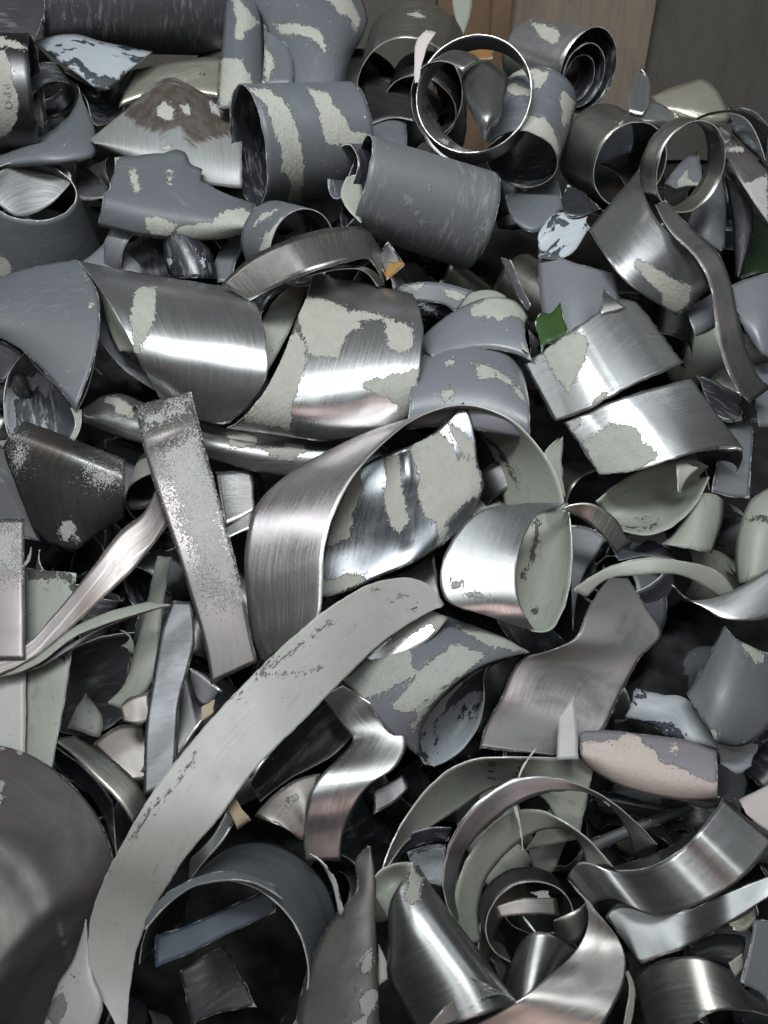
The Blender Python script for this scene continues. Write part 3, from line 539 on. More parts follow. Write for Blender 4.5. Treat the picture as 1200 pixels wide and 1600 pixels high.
surf('metal_sheet', 'grey sheet below the open sage tube', [(z(3, 80, 830, 180, 810, 300, 750), 10), (z(3, 110, 940, 200, 990, 330, 880), 20)], 'slate_paint', bow=8)
surf('metal_sheet', 'crumpled white silver scrap above the lavender sheet at right', [(z(3, 220, 1000, 280, 920, 430, 890), [50, 55, 45]), (z(3, 230, 1090, 330, 1100, 440, 970), [55, 60, 50])], 'chalky_lining', dent=12, rag=2.5)
surf('metal_sheet', 'smooth lavender grey sheet with a torn top corner, right of centre', [([(842, 383), (842, 440), (848, 490), (872, 550)], [30, 40, 40, 40]), ([(880, 404), (890, 450), (900, 500), (905, 545)], [60, 70, 68, 60]), ([(925, 418), (930, 450), (935, 490), (930, 530)], [62, 66, 62, 55]), ([(962, 428), (966, 455), (968, 480), (960, 510)], [50, 50, 50, 45])], 'lavender_paint')
surf('metal_strip', 'dark folded strip rising behind the lavender cylinders', [(z(6, 60, 60, 110, 180, 170, 290), 30), (z(6, 105, 70, 150, 190, 190, 265), 40)], 'dark_paint')
surf('metal_sheet', 'pale blue grey plate at the right edge under the dark ribbon', [(z(6, 1035, 185, 1110, 150, 1230, 120), [40, 50, 40]), (z(6, 1080, 320, 1140, 310, 1230, 300), [60, 70, 60]), (z(6, 1130, 430, 1170, 470, 1230, 490), [40, 50, 40])], 'lavender_paint')
surf('metal_sheet', 'small pale grey sheet left of the dark ribbon', [(z(6, 850, 280, 900, 250, 960, 215), 20), (z(6, 890, 400, 940, 380, 975, 360), 20)], 'lavender_paint', bow=10)
surf('metal_sheet', 'grey purple plate under the ribbon at the right edge', [(z(6, 1130, 540, 1160, 520, 1220, 510), 20), (z(6, 1160, 780, 1190, 780, 1220, 780), 30)], 'slate_paint', bow=6)
surf('metal_sheet', 'black scrap with bright torn edges right of the silver bands', [(z(6, 900, 560, 960, 580, 1080, 640), 20), (z(6, 960, 720, 1020, 760, 1090, 750), 25)], 'black_lining', dent=10, rag=2.5)
surf('metal_sheet', 'lime green plastic scrap beside the silver band', [(z(6, 208, 328, 236, 294, 262, 303, 312, 262), 75), (z(6, 235, 460, 262, 425, 300, 416, 348, 378), 80)], 'green_plastic', 'green_plastic', edge='green_plastic', cat='plastic scrap', dent=4, rag=2)
# ------------------------------------------------------------------ the middle
surf('metal_sheet', 'upper silver band with a pinkish flaky patch and torn corner', [
    (z(6, 163, 515, 290, 420, 400, 345, 500, 272, 560, 238, 642, 254), [52, 78, 94, 98, 94, 82]),
    (z(6, 290, 757, 420, 712, 510, 662, 700, 570, 842, 507), [52, 80, 96, 98, 82])], 'clean_metal', 'dark_green_plastic', rag=1.4, res=5,
     kink=[(z(6, 410, 430, 425, 490, 455, 560, 480, 620, 505, 690), .14, 60)],
     patches=[z(6, 240, 470, 340, 395, 410, 385, 435, 430, 420, 500, 390, 560, 350, 640, 310, 590, 270, 530), z(6, 445, 690, 495, 635, 522, 645, 470, 690)])
surf('metal_sheet', 'lower silver band with a sage patch curling under at its right', [
    (z(6, 330, 765, 450, 705, 600, 652, 760, 605, 872, 575), [52, 76, 92, 92, 80]), (z(6, 482, 985, 600, 975, 780, 925, 930, 880, 1060, 862, 1098, 880), [52, 80, 94, 96, 80, 56])], 'clean_metal', 'dark_green_plastic', rag=1, res=5,
     kink=[(z(6, 580, 640, 600, 665, 670, 735, 730, 800, 790, 870, 815, 925), .14, 60)],
     patches=[z(6, 410, 855, 540, 760, 600, 770, 660, 800, 665, 850, 730, 890, 720, 925, 600, 975, 480, 990), z(6, 335, 765, 400, 740, 405, 770, 365, 805)])
surf('metal_strip', 'dark underside curl below the right end of the lower silver band', [(z(6, 1090, 868, 1085, 950, 1000, 1035), [48, 20, 0]), (z(6, 880, 890, 930, 960, 950, 1050), [60, 10, 0])], 'dark_metal', bow=-15)
surf('metal_sheet', 'sage lined curled sheet under the lower silver band', [(z(6, 470, 1100, 600, 1000, 760, 940, 880, 925, 945, 955), [30, 40, 45, 50, 45]), (z(6, 520, 1170, 680, 1110, 800, 1060, 905, 1000), [-5, 0, 0, 20]), (z(6, 560, 1212, 660, 1242, 760, 1222, 870, 1135, 952, 990), [35, 45, 50, 50, 48])], 'sage_primer', 'olive_metal',
     patches=[z(6, 640, 1180, 690, 1165, 670, 1185), z(6, 560, 1195, 650, 1215, 740, 1190, 700, 1215, 640, 1222)])
surf('metal_strip', 'small pale triangular tongue hanging from the lower silver band', [(z(6, 810, 925, 815, 1000, 822, 1062), 72), (z(6, 905, 958, 860, 1000, 826, 1062), 62)], 'pale_primer')
surf('metal_sheet', 'pale green grey cylinder side with a bright vertical gleam, right of the curled sheet', [(z(6, 830, 1180, 790, 1240, 750, 1280), [0, 10, 20]), (z(9, 900, -20, 905, 100, 890, 215), [30, 36, 36]), (z(9, 1010, 0, 1005, 100, 960, 232), [5, 5, 10])], 'sage_primer')
surf('metal_sheet', 'dull lavender scrap right of the lower silver band', [(z(6, 1010, 755, 1080, 765, 1140, 770), 10), (z(6, 960, 1060, 1040, 1080, 1120, 1090), 20)], 'slate_paint', bow=6)
surf('metal_tube', 'sage and dark tube side at the right edge with a bright chipped rim', [(z(9, 1230, -60, 1130, 0, 1080, 110, 1060, 240, 1070, 365), [40, 45, 45, 40, 30]), (z(9, 1250, -60, 1200, 20, 1150, 110, 1140, 240, 1130, 340), [60, 70, 75, 70, 60]), (z(9, 1270, -60, 1260, 20, 1240, 110, 1240, 240, 1240, 300), [60, 70, 75, 70, 60])], 'sage_primer', patches=[z(9, 1095, 95, 1150, 68, 1210, 80, 1210, 100, 1150, 82)])
surf('metal_strip', 'torn sage edged strip beside the large centre curl', [(z(6, 330, 820, 325, 940, 340, 1080), 30), (z(6, 300, 835, 245, 900, 315, 1085), 40)], 'sage_primer', rag=2)

P50r0 = z(4, 338, 75, 560, 120, 800, 160, 1000, 192, 1115, 213)
surf('metal_sheet', 'large shiny cylinder with a long white patch and zigzag dent, left of centre', [
    (P50r0, 46), (z(4, 436, 185, 620, 230, 860, 270, 1165, 320), 108), (z(4, 535, 355, 700, 390, 930, 420, 1188, 460), 124),
    (z(4, 620, 525, 760, 560, 960, 590, 1180, 625), 102), (z(4, 712, 690, 800, 745, 890, 790, 960, 806, 1022, 803), 34)], 'clean_metal', 'sage_primer', swap=True, dent=.5, res=4,
     patches=[z(4, 600, 215, 640, 188, 690, 200, 700, 250, 690, 330, 665, 400, 640, 440, 625, 490, 600, 490, 595, 400, 580, 350)])
surf('metal_strip', 'sage inner lip at the left mouth of the large shiny cylinder', [(z(4, 432, 180, 530, 350, 610, 490), [70, 88, 76]), (z(4, 455, 250, 485, 390, 530, 480), [40, 30, 50])], 'sage_primer')
surf('metal_sheet', 'broad shiny cylinder with worn white paint and a sage left end, centre', [
    (z(5, 343, 117, 540, 160, 740, 204), 52), (z(5, 268, 320, 420, 300, 600, 300, 783, 320), 100), (z(5, 165, 560, 380, 520, 600, 490, 775, 490), 108),
    (z(5, 70, 690, 320, 690, 580, 650, 755, 630), 84), (z(5, -10, 755, 200, 785, 420, 806, 600, 770, 738, 703), 34)], 'clean_metal', swap=True, dent=1, res=5,
     crease=[(z(5, 530, 700)[0], z(5, 690, 650)[0], -2.5, 26)], 
     patches=[z(5, 265, 350, 300, 400, 310, 470, 280, 600, 250, 650, 240, 760, 60, 735, 70, 690, 130, 590, 200, 450), z(5, 270, 280, 300, 210, 380, 230, 470, 260, 540, 340, 470, 370, 440, 470, 320, 450),
              z(5, 620, 300, 740, 340, 745, 420, 700, 450, 650, 430), z(5, 520, 570, 600, 550, 775, 505, 760, 600, 730, 690, 670, 715, 690, 660, 640, 630, 580, 610), z(5, 440, 290, 500, 270, 640, 300, 560, 320)])
surf('metal_sheet', 'sage green flap between the two shiny cylinders', [(z(5, 275, 155, 200, 210, 120, 340, 100, 430), 40), (z(5, 312, 180, 245, 350, 160, 510, 130, 560), 30)], 'sage_primer')
tube('metal_ring', 'grey open ring with sage spots under the scratched grey tube', (694, 500), 62, .45, 95, 25, 'slate_paint', w=25, a0=60, a1=300, bpatches=[z(5, 670, 185, 790, 160, 770, 190, 700, 200), z(5, 855, 180, 950, 200, 960, 240, 900, 225), z(5, 780, 240, 840, 260, 835, 285, 790, 270)])
surf('metal_sheet', 'grey ring end with sage flakes behind the lavender cylinders', [(z(5, 640, 200, 700, 170, 800, 158, 900, 170, 990, 195), [20, 25, 25, 20, 15]), (z(5, 690, 260, 760, 235, 830, 240, 890, 260, 920, 285), [10, 15, 15, 10, 0])], 'slate_paint', patches=[z(5, 670, 185, 790, 160, 770, 190, 700, 200), z(5, 855, 180, 950, 200, 960, 240, 900, 225)])
surf('metal_tube', 'lavender grey cylinder with a comb edged sage patch on top', [
    (z(5, 760, 400, 850, 320, 950, 255, 1060, 220, 1160, 235, 1215, 300), [0, 20, 25, 25, 20, 10]), (z(5, 800, 440, 900, 360, 1010, 310, 1110, 310, 1200, 360), 58), (z(5, 830, 480, 940, 440, 1060, 430, 1160, 450, 1230, 480), 60)], 'lavender_paint',
     patches=[z(5, 970, 270, 1060, 215, 1150, 225, 1230, 280, 1225, 350, 1180, 300, 1130, 300, 1090, 325, 1075, 300, 1050, 310, 1040, 290, 1020, 315, 1010, 290, 990, 300)])
surf('metal_strip', 'sage end piece on top of the comb patched cylinder', [(z(5, 935, 260, 980, 205, 1060, 190, 1125, 215), 12), (z(5, 950, 262, 1000, 235, 1060, 222, 1130, 240), 26)], 'sage_primer')
surf('metal_tube', 'smooth lavender cylinder with two chips and a curved sage smear', [
    (z(5, 770, 455, 900, 405, 1030, 410, 1130, 450, 1190, 520), 42), (z(5, 740, 560, 900, 500, 1050, 510, 1150, 560, 1215, 630), 90), (z(5, 730, 660, 900, 620, 1050, 630, 1150, 680, 1222, 730), 100), (z(5, 720, 760, 900, 750, 1100, 780, 1215, 800), 76)], 'lavender_paint',
     patches=[z(5, 970, 485, 1060, 500, 1150, 560, 1200, 620, 1205, 655, 1150, 590, 1080, 545, 1010, 550, 1000, 510), z(5, 878, 472, 917, 463, 912, 502, 878, 502), z(5, 858, 600, 900, 588, 908, 620, 880, 648, 855, 625)])

# the large curl in the middle
surf('metal_strip', 'big centre curl with a pinkish scored outside and sage inside', [
    ([(488, 985), (500, 955), (504, 907), (507, 857), (525, 794), (552, 744), (600, 690), (655, 650), (722, 632), (790, 650), (840, 695), (872, 750), (886, 810), (886, 880)], [120, 135, 150, 160, 160, 150, 140, 130, 110, 100, 95, 90, 80, 70]),
    ([(410, 1035), (396, 1000), (384, 920), (382, 870), (398, 794), (440, 748), (520, 700), (610, 662), (690, 650), (740, 672), (772, 720), (786, 775), (790, 840), (780, 900)], [40, 60, 85, 95, 95, 85, 70, 45, 20, -5, -25, -30, -30, -25])], 'pink_lit_metal', 'sage_primer', bow=6, dent=1.5,
     bpatches=[z(5, 985, 745, 1050, 790, 1110, 850, 1160, 940, 1185, 1010, 1175, 1010, 1150, 945, 1100, 858, 1045, 800, 985, 755)])
surf('metal_sheet', 'metal sheet with thick sage flakes standing inside the centre curl', [
    (z(5, 500, 945, 560, 890, 720, 830, 800, 790, 870, 730, 948, 650), [80, 85, 90, 92, 95, 100]), (z(5, 450, 1060, 560, 1020, 720, 970, 860, 920, 985, 730), [66, 72, 80, 86, 95]), (z(5, 400, 1190, 560, 1150, 720, 1100, 880, 1030, 1012, 900), [70, 76, 84, 88, 86]),
    (z(5, 370, 1290, 560, 1250, 760, 1200, 900, 1120, 1028, 1000), [70, 80, 90, 86, 76]), (z(8, 360, 350, 470, 325, 620, 258, 740, 210, 860, 140, 960, 60), [60, 75, 85, 85, 72, 66])], 'blue_metal', 'black_lining', rag=1.2, dent=1.5, swap=True,
     crease=[(z(5, 710, 830)[0], z(5, 730, 1000)[0], -8, 14), (z(5, 700, 1100)[0], z(5, 720, 1240)[0], -5, 12)],
     patches=[z(5, 410, 1130, 450, 1010, 500, 945, 530, 950, 545, 1000, 505, 1080, 490, 1200, 400, 1235), z(5, 630, 880, 690, 855, 695, 950, 710, 1050, 725, 1130, 700, 1180, 650, 1150, 620, 1020, 640, 960),
              z(5, 720, 830, 800, 790, 850, 770, 890, 800, 930, 880, 1000, 890, 1025, 950, 1015, 1020, 950, 1070, 880, 1130, 890, 1200, 855, 1250, 840, 1140, 790, 1120, 760, 1010, 770, 930, 740, 880),
              z(8, 370, 270, 420, 280, 470, 250, 560, 255, 540, 290, 470, 325, 360, 350), z(8, 650, 252, 740, 202, 745, 222, 670, 260), z(5, 880, 720, 930, 750, 985, 800, 1000, 850, 985, 880, 930, 840)])
surf('metal_sheet', 'dark olive scrap under the flaky metal sheet', [(z(8, 560, 270, 700, 250, 830, 170), 20), (z(8, 700, 330, 790, 330, 860, 380), 20)], 'olive_metal')
surf('metal_ring', 'silver ring with a sage inside and pink gleam, right of the centre curl', [
    ([(874, 792), (845, 800), (824, 828), (810, 875), (808, 918), (815, 950), (834, 983)], [118, 136, 150, 158, 156, 146, 124]),
    ([(886, 786), (810, 787), (748, 800), (706, 845), (689, 890), (696, 936), (760, 962), (830, 985)], [114, 132, 148, 156, 156, 146, 134, 120])], 'clean_metal', 'sage_primer', res=5,
     patches=[z(8, 900, 285, 950, 280, 940, 310, 910, 305), z(8, 955, 330, 1010, 325, 1060, 350, 1040, 360, 980, 345), z(8, 895, 255, 910, 270, 900, 280)])
surf('metal_ring', 'sage inner wall of the silver ring', [
    ([(828, 984), (858, 984), (880, 950), (892, 885), (892, 830), (886, 787)], [122, 118, 112, 108, 108, 112]), ([(812, 970), (800, 920), (802, 870), (815, 830), (835, 800), (870, 788)], [100, 70, 50, 46, 50, 90])], 'sage_primer', 'clean_metal', bow=-25, res=5,
     patches=[[(838, 806), (842, 812), (838, 850), (832, 880), (818, 905), (815, 900), (828, 878), (834, 848)], z(9, 196, 470, 215, 465, 215, 488, 200, 490)])
surf('metal_strip', 'twisted ribbed dark tail beside the silver ring', [(z(9, 318, 40, 420, 15, 500, 40, 570, 110, 605, 190), [130, 135, 125, 110, 90]), (z(9, 335, 48, 430, 100, 490, 150, 530, 200, 560, 232), [128, 115, 110, 100, 85])], 'olive_metal', 'sage_primer', dent=4, swap=True)
surf('metal_strip', 'long pale strip sweeping from the centre down to the bottom left', [
    ([(690, 938), (668, 912), (640, 903), (600, 906), (570, 916), (500, 960), (430, 1020), (360, 1090), (290, 1170), (230, 1250), (190, 1320), (160, 1380), (143, 1430), (137, 1480), (142, 1530), (170, 1580), (200, 1640)], [120, 140, 155, 162, 168, 180, 188, 192, 194, 196, 196, 180, 146, 118, 104, 100, 100]),
    ([(694, 944), (690, 948), (682, 951), (660, 962), (600, 1002), (540, 1058), (470, 1130), (400, 1200), (340, 1280), (290, 1340), (258, 1390), (235, 1430), (215, 1480), (205, 1530), (200, 1580), (198, 1640)], [118, 120, 122, 130, 150, 165, 176, 182, 190, 190, 178, 158, 128, 108, 98, 96, 96])], 'pale_primer', 'pale_primer', dent=1, res=3.5,
     patches=[z(8, 100, 657, 220, 660, 330, 643, 385, 632, 385, 636, 330, 648, 220, 666, 100, 662), z(8, 110, 638, 165, 600, 170, 606, 120, 642), z(8, 10, 760, 50, 725, 50, 735, 10, 766), z(8, 204, 758, 216, 748, 214, 763), z(8, 740, 391, 762, 384, 764, 391, 742, 397),
              z(8, 575, 305, 600, 322, 597, 326, 572, 308), z(8, 640, 350, 660, 362, 657, 365, 637, 353), z(8, 690, 330, 712, 344, 709, 347, 687, 333), z(10, 595, 420, 680, 293, 800, 172, 880, 42, 884, 45, 804, 175, 684, 296, 599, 423), z(8, 100, 668, 205, 598, 420, 438, 423, 441, 208, 601, 103, 671)])
# right of the long strip
surf('metal_sheet', 'metal scrap with sage flakes under the upper end of the long pale strip', [(z(8, 540, 600, 620, 530, 740, 450, 820, 398), [70, 85, 95, 100]), (z(8, 590, 640, 700, 580, 810, 520, 890, 428), [85, 92, 98, 98])], 'clean_metal', patches=[z(8, 600, 540, 820, 395, 890, 430, 860, 545, 835, 510, 820, 450, 740, 500, 690, 520, 620, 530)])
surf('metal_tube', 'grey tube with ridged sage patches and a flared rim, below the silver ring', [
    (z(8, 880, 425, 740, 490, 600, 570, 455, 680), [60, 72, 76, 60]), (z(8, 1010, 470, 850, 550, 700, 660, 560, 790), [82, 104, 106, 82]), (z(8, 1130, 520, 950, 620, 800, 750, 650, 900), [84, 116, 118, 82]), (z(8, 1225, 575, 1040, 622, 880, 735, 780, 880, 772, 1000), [60, 100, 110, 90, 50])], 'lavender_paint', 'chalky_lining',
     patches=[z(8, 450, 690, 560, 600, 720, 540, 745, 620, 755, 660, 640, 730, 520, 770, 470, 735), z(8, 660, 790, 740, 690, 800, 620, 900, 545, 940, 540, 1045, 585, 960, 650, 860, 720, 780, 790, 720, 815, 690, 815),
              z(8, 900, 450, 980, 470, 1060, 480, 1220, 530, 1220, 570, 1100, 560, 1000, 520), z(8, 745, 900, 735, 870, 780, 780, 860, 720, 900, 700, 800, 810, 760, 860)])
surf('metal_sheet', 'scraped blue white lining inside the mouth of the ridged sage patched tube', [(z(8, 1030, 640, 900, 735, 800, 850, 768, 940, 775, 1000, 800, 1028), [85, 95, 80, 55, 40, 30]), (z(8, 1034, 660, 960, 790, 900, 880, 850, 950, 820, 1000, 810, 1030), [70, 20, 0, -5, 5, 20]), (z(8, 1030, 680, 1030, 790, 1000, 890, 950, 960, 890, 1010, 830, 1034), [60, 35, 20, 10, 10, 20])], 'chalky_lining', 'slate_paint')
surf('metal_strip', 'folded dark metal strip zigzagging below the long pale strip', [
    ([(500, 1085), (530, 1128), (551, 1156), (528, 1185), (506, 1206), (486, 1240), (477, 1275), (475, 1321), (479, 1346)], [50, 60, 62, 75, 88, 90, 80, 60, 40]), ([(532, 1068), (590, 1106), (633, 1150), (634, 1165), (620, 1196), (575, 1229), (548, 1271), (536, 1306), (532, 1346)], [70, 85, 80, 82, 88, 90, 80, 60, 40])], 'bare_metal', 'dark_metal', bow=2)
surf('metal_sheet', 'dark smooth sheet in the shadow below the long pale strip', [(z(8, 470, 700, 380, 760, 250, 880, 80, 1100), [50, 50, 60, 60]), (z(8, 500, 905, 400, 1000, 250, 1080, 120, 1180), [30, 20, 30, 40])], 'dark_paint', bow=-25)
surf('metal_strip', 'brownish shiny flap left of the folded dark strip', [(z(11, 95, 300, 180, 210, 270, 150, 370, 125), [70, 75, 75, 65]), (z(11, 220, 340, 300, 400, 310, 300, 330, 210), [70, 60, 70, 70])], 'brown_metal', bow=8)
surf('metal_sheet', 'small torn metal scrap right of the folded dark strip', [(z(11, 575, 190, 640, 160, 710, 130), 50), (z(11, 580, 290, 650, 260, 725, 180), 55)], 'dark_metal', dent=7, rag=2)
surf('metal_sheet', 'tan board chip beside the lower edge of the long pale strip', [(z(10, 1010, 275, 1045, 240), 165), (z(10, 1060, 390, 1118, 350), 160)], 'tan_board', 'dark_paint', edge='tan_board', cat='board chip', bow=6)
surf('metal_sheet', 'bent grey metal sheet with smoky stains, right of the ridged tube', [
    (z(9, 560, 303, 500, 365, 430, 470, 380, 590, 260, 650, 145, 685, 60, 850, 0, 960, -30, 1060), [70, 78, 82, 78, 62, 46, 40, 44, 50]),
    (z(9, 585, 308, 680, 460, 748, 575, 660, 670, 600, 780, 550, 880, 500, 980, 400, 1060, 280, 1090), [70, 78, 78, 74, 66, 60, 56, 56, 56])], 'smoky_metal', 'dark_paint')
surf('metal_strip', 'pale upright sliver in front of the bent grey sheet', [(z(9, 306, 930, 303, 1030, 300, 1110), 90), (z(9, 372, 838, 386, 960, 392, 1110), 92)], 'pale_primer')  # pale strip standing in for a reflection in the bent sheet

# ------------------------------------------------------------------ the left side
surf('metal_tube', 'slate grey tube at left edge with a slanted open end', [
    (z(4, -60, 180, 60, 130, 200, 95, 340, 73), 50), (z(4, -60, 260, 100, 220, 270, 220, 425, 200), 88), (z(4, -60, 340, 100, 350, 280, 400, 440, 420), 94), (z(4, -60, 405, 60, 455, 180, 555, 270, 660, 335, 745), 76)], 'slate_paint',
     patches=[z(4, 395, 255, 412, 258, 412, 290, 398, 288), z(4, 380, 140, 400, 145, 398, 165, 382, 160)])
surf('metal_strip', 'grey curved edge of the slanted left tube', [(z(4, 340, 73, 420, 150, 442, 280, 430, 450, 400, 620, 345, 750), [50, 62, 62, 60, 60, 58]), (z(4, 320, 78, 370, 160, 380, 300, 380, 450, 380, 600, 330, 745), [50, 40, 20, 30, 50, 58])], 'slate_paint', 'scraped_lining')
surf('metal_sheet', 'scraped dark lining visible inside the slanted left tube', [(z(4, 110, 490, 40, 580, 18, 700, 30, 830, 45, 870), [50, 20, 5, 10, 20]), (z(4, 150, 540, 160, 640, 165, 740, 160, 840), [40, -30, -40, -20]), (z(4, 200, 590, 280, 670, 335, 750, 345, 800, 320, 875), [60, 60, 55, 40, 30])], 'scraped_lining', 'dark_paint')
surf('metal_sheet', 'black curved scrap at left edge behind the scraped lining', [(z(4, -30, 430, 40, 450, 100, 500), 10), (z(4, -30, 620, 10, 620, 40, 590), 0)], 'black_lining')
surf('metal_strip', 'sage torn end piece at the tip of the slanted left tube', [(z(4, 312, 735, 335, 800, 310, 870), 66), (z(4, 365, 740, 362, 820, 335, 880), 62)], 'sage_primer')
surf('metal_strip', 'blue grey curved band under the mouth of the large shiny cylinder', [(z(4, 415, 250, 430, 390, 530, 540, 690, 655), [50, 40, 35, 30]), (z(4, 465, 250, 490, 390, 560, 490, 650, 570), [20, 25, 30, 30])], 'slate_paint')
surf('metal_tube', 'narrow dark metal tube with sage flakes lying across left of centre', [
    ([(128, 640), (175, 615), (250, 640), (330, 664), (430, 680), (545, 690)], [5, 8, 12, 14, 14, 14]), ([(130, 650), (210, 655), (330, 690), (420, 705), (520, 710)], [24, 34, 38, 38, 34]), ([(132, 662), (215, 692), (330, 717), (400, 737), (445, 744)], [4, 10, 12, 12, 10])], 'bare_metal', res=5,
     patches=[z(4, 430, 690, 520, 680, 590, 730, 600, 780, 540, 770, 500, 720), z(4, 990, 840, 1050, 830, 1150, 870, 1140, 910, 1040, 880), z(5, 0, 790, 110, 800, 60, 830, 0, 830), z(5, 130, 840, 300, 820, 310, 850, 240, 890, 180, 870), z(5, 200, 810, 240, 800, 300, 840, 250, 845)])
surf('metal_tube', 'mottled dark metal tube with a bright ridge at left', [
    (z(4, 105, 792, 320, 870, 557, 965), [20, 25, 20]), (z(4, 65, 845, 300, 935, 556, 1035), [50, 62, 50]), (z(4, 15, 915, 290, 1060, 556, 1120), [48, 54, 44]), (z(4, 70, 1080, 310, 1220, 556, 1180), [28, 34, 28]), (z(4, 150, 1285, 330, 1375, 420, 1310, 553, 1228), [0, 8, 8, 8])], 'mottled_metal', swap=True, kink=[(z(4, 65, 845, 300, 930, 556, 1035), .4, 150)], stain=[z(4, 40, 830, 110, 850, 140, 960, 90, 1060, 20, 980), z(4, 380, 960, 550, 985, 550, 1120, 470, 1120, 330, 1070)],
     patches=[z(4, 258, 1285, 280, 1245, 320, 1240, 338, 1270, 325, 1305, 290, 1328, 265, 1315), z(4, 328, 1320, 350, 1318, 352, 1335, 332, 1335)])
surf('metal_sheet', 'dark sage sheet in shadow at the left edge behind the mottled tube', [(z(4, -40, 880, 30, 920, 90, 1100), -10), (z(4, -40, 1240, 60, 1300, 180, 1330), -10)], 'dark_paint', 'sage_primer')  # sage sheet with its shade put into the dark front colour
surf('metal_sheet', 'dark plates in shadow right of the mottled tube', [(z(4, 460, 870, 560, 890, 700, 940), -20), (z(4, 560, 1180, 620, 1190, 700, 1150), -20)], 'dark_paint', bow=4)  # sage plates, coloured dark to stand in for shade
surf('metal_sheet', 'brushed plate with a bright edge behind the speckled strip', [(z(4, 960, 1020, 1050, 1015, 1125, 1010), 10), (z(4, 1000, 1260, 1070, 1230, 1140, 1190), 20)], 'bare_metal')
surf('metal_strip', 'bright edged strip behind the speckled strip', [(z(4, 900, 1310, 1000, 1270, 1130, 1180), 15), (z(4, 940, 1350, 1030, 1310, 1120, 1275), 20)], 'clean_metal')
surf('metal_strip', 'speckled silver strip leaning steeply left of the centre curl', [
    ([(208, 640), (210, 630), (216, 660), (225, 700), (248, 780), (275, 860), (300, 940), (320, 1010), (330, 1068)], [95, 120, 128, 126, 120, 108, 92, 76, 60]), ([(300, 625), (298, 608), (306, 640), (318, 690), (340, 770), (362, 850), (378, 920), (392, 990), (402, 1035)], [95, 120, 128, 126, 120, 108, 92, 76, 60])], 'speckled_metal', 'dark_metal', bow=4, stain=[[(240, 700), (312, 655), (350, 760), (376, 860), (392, 945), (340, 950), (300, 880), (262, 780)], [(212, 640), (300, 615), (305, 650), (222, 680)]],
     crease=[(z(4, 605, 772)[0], z(4, 860, 700)[0], -4, 8), (z(4, 640, 912)[0], z(4, 870, 818)[0], -4, 8)])
surf('metal_strip', 'speckled bar standing at the left edge', [([(-20, 812), (-20, 900), (-20, 1030)], 95), ([(38, 810), (38, 900), (39, 1030)], 95)], 'speckled_metal', bow=2, stain=[[(-20, 820), (40, 815), (40, 910), (-20, 890)]])
surf('metal_strip', 'pale sage bar at the left edge under the diagonal strip', [([(-20, 1030), (-20, 1100), (-20, 1200)], 60), ([(39, 1025), (40, 1100), (40, 1200)], 60)], 'pale_primer')
surf('metal_strip', 'dirty sage bar standing beside the left edge bar', [([(38, 888), (40, 1000), (40, 1110), (36, 1210)], 50), ([(119, 896), (115, 990), (102, 1090), (80, 1205)], 55)], 'sage_primer', bow=4, patches=[z(7, 115, 250, 335, 275, 335, 300, 250, 290, 200, 310, 120, 290), z(7, 300, 300, 340, 290, 340, 400, 325, 380), z(7, 230, 650, 300, 620, 290, 660)])
surf('metal_strip', 'twisted reddish silver strip running diagonally at left', [
    ([(245, 762), (225, 800), (190, 828), (150, 880), (118, 920), (80, 965), (42, 1005), (-20, 1030)], [90, 100, 104, 102, 96, 92, 90, 90]), ([(264, 818), (240, 850), (210, 888), (170, 925), (120, 972), (60, 1022), (0, 1053), (-20, 1060)], [90, 100, 104, 102, 96, 92, 90, 90])], 'reddish_silver')
surf('metal_strip', 'pale thin strip curving under the diagonal reddish strip', [(z(7, -30, 730, 130, 640, 330, 512, 500, 442, 670, 398), [80, 85, 90, 80, 60]), (z(7, -30, 742, 150, 690, 330, 560, 500, 490, 760, 412), [82, 88, 92, 80, 60])], 'sage_primer', bow=3)
surf('metal_strip', 'darker thin strip curving beneath the pale thin one at left', [(z(7, 60, 700, 200, 640, 340, 572, 500, 500, 760, 418), [78, 80, 80, 70, 50]), (z(7, 60, 718, 160, 700, 300, 622, 480, 520, 640, 450), [76, 78, 78, 70, 50])], 'dark_metal')
surf('metal_strip', 'dark striated bar standing in shadow left of the long pale strip', [(z(7, 775, 395, 720, 530, 680, 750, 650, 950, 640, 1270), [60, 66, 68, 66, 60]), (z(7, 850, 400, 870, 560, 840, 700, 800, 850, 785, 1070, 770, 1200), [60, 66, 68, 67, 64, 60])], 'striated_metal', swap=True)
surf('metal_strip', 'sage curved strip with a dark line behind the striated bar', [(z(7, 700, 200, 640, 470, 600, 620, 560, 760, 480, 850), [0, 20, 20, 15, 0]), (z(7, 770, 200, 720, 480, 700, 700, 650, 800, 540, 880), [0, 20, 20, 15, 0])], 'sage_primer', bow=8)
surf('metal_sheet', 'torn rusty metal scrap left of the striated bar', [(z(7, 530, 870, 600, 815, 665, 800), 15), (z(7, 560, 930, 600, 950, 670, 930), 20)], 'brown_metal', dent=8, rag=3)
surf('metal_sheet', 'dim brown sheet low in the gap left of the striated bar', [(z(7, 410, 1040, 520, 960, 650, 950), -10), (z(7, 590, 1190, 620, 1200, 660, 1180), 0)], 'brown_metal')
surf('metal_strip', 'dim olive strip deep in the left gap', [(z(7, 310, 880, 390, 850, 480, 940), -40), (z(7, 290, 980, 400, 940, 500, 970), -40)], 'olive_metal')
surf('metal_sheet', 'brushed pale scrap between the striated bar and the long pale strip', [(z(7, 800, 900, 830, 700, 880, 860), 10), (z(7, 785, 1090, 870, 980, 960, 860), 30)], 'bare_metal')
surf('metal_sheet', 'dark folded scrap with a bright edge below the speckled strip', [(z(7, 830, 690, 900, 720, 990, 800), 60), (z(7, 850, 770, 900, 870, 960, 850), 50)], 'dark_metal')
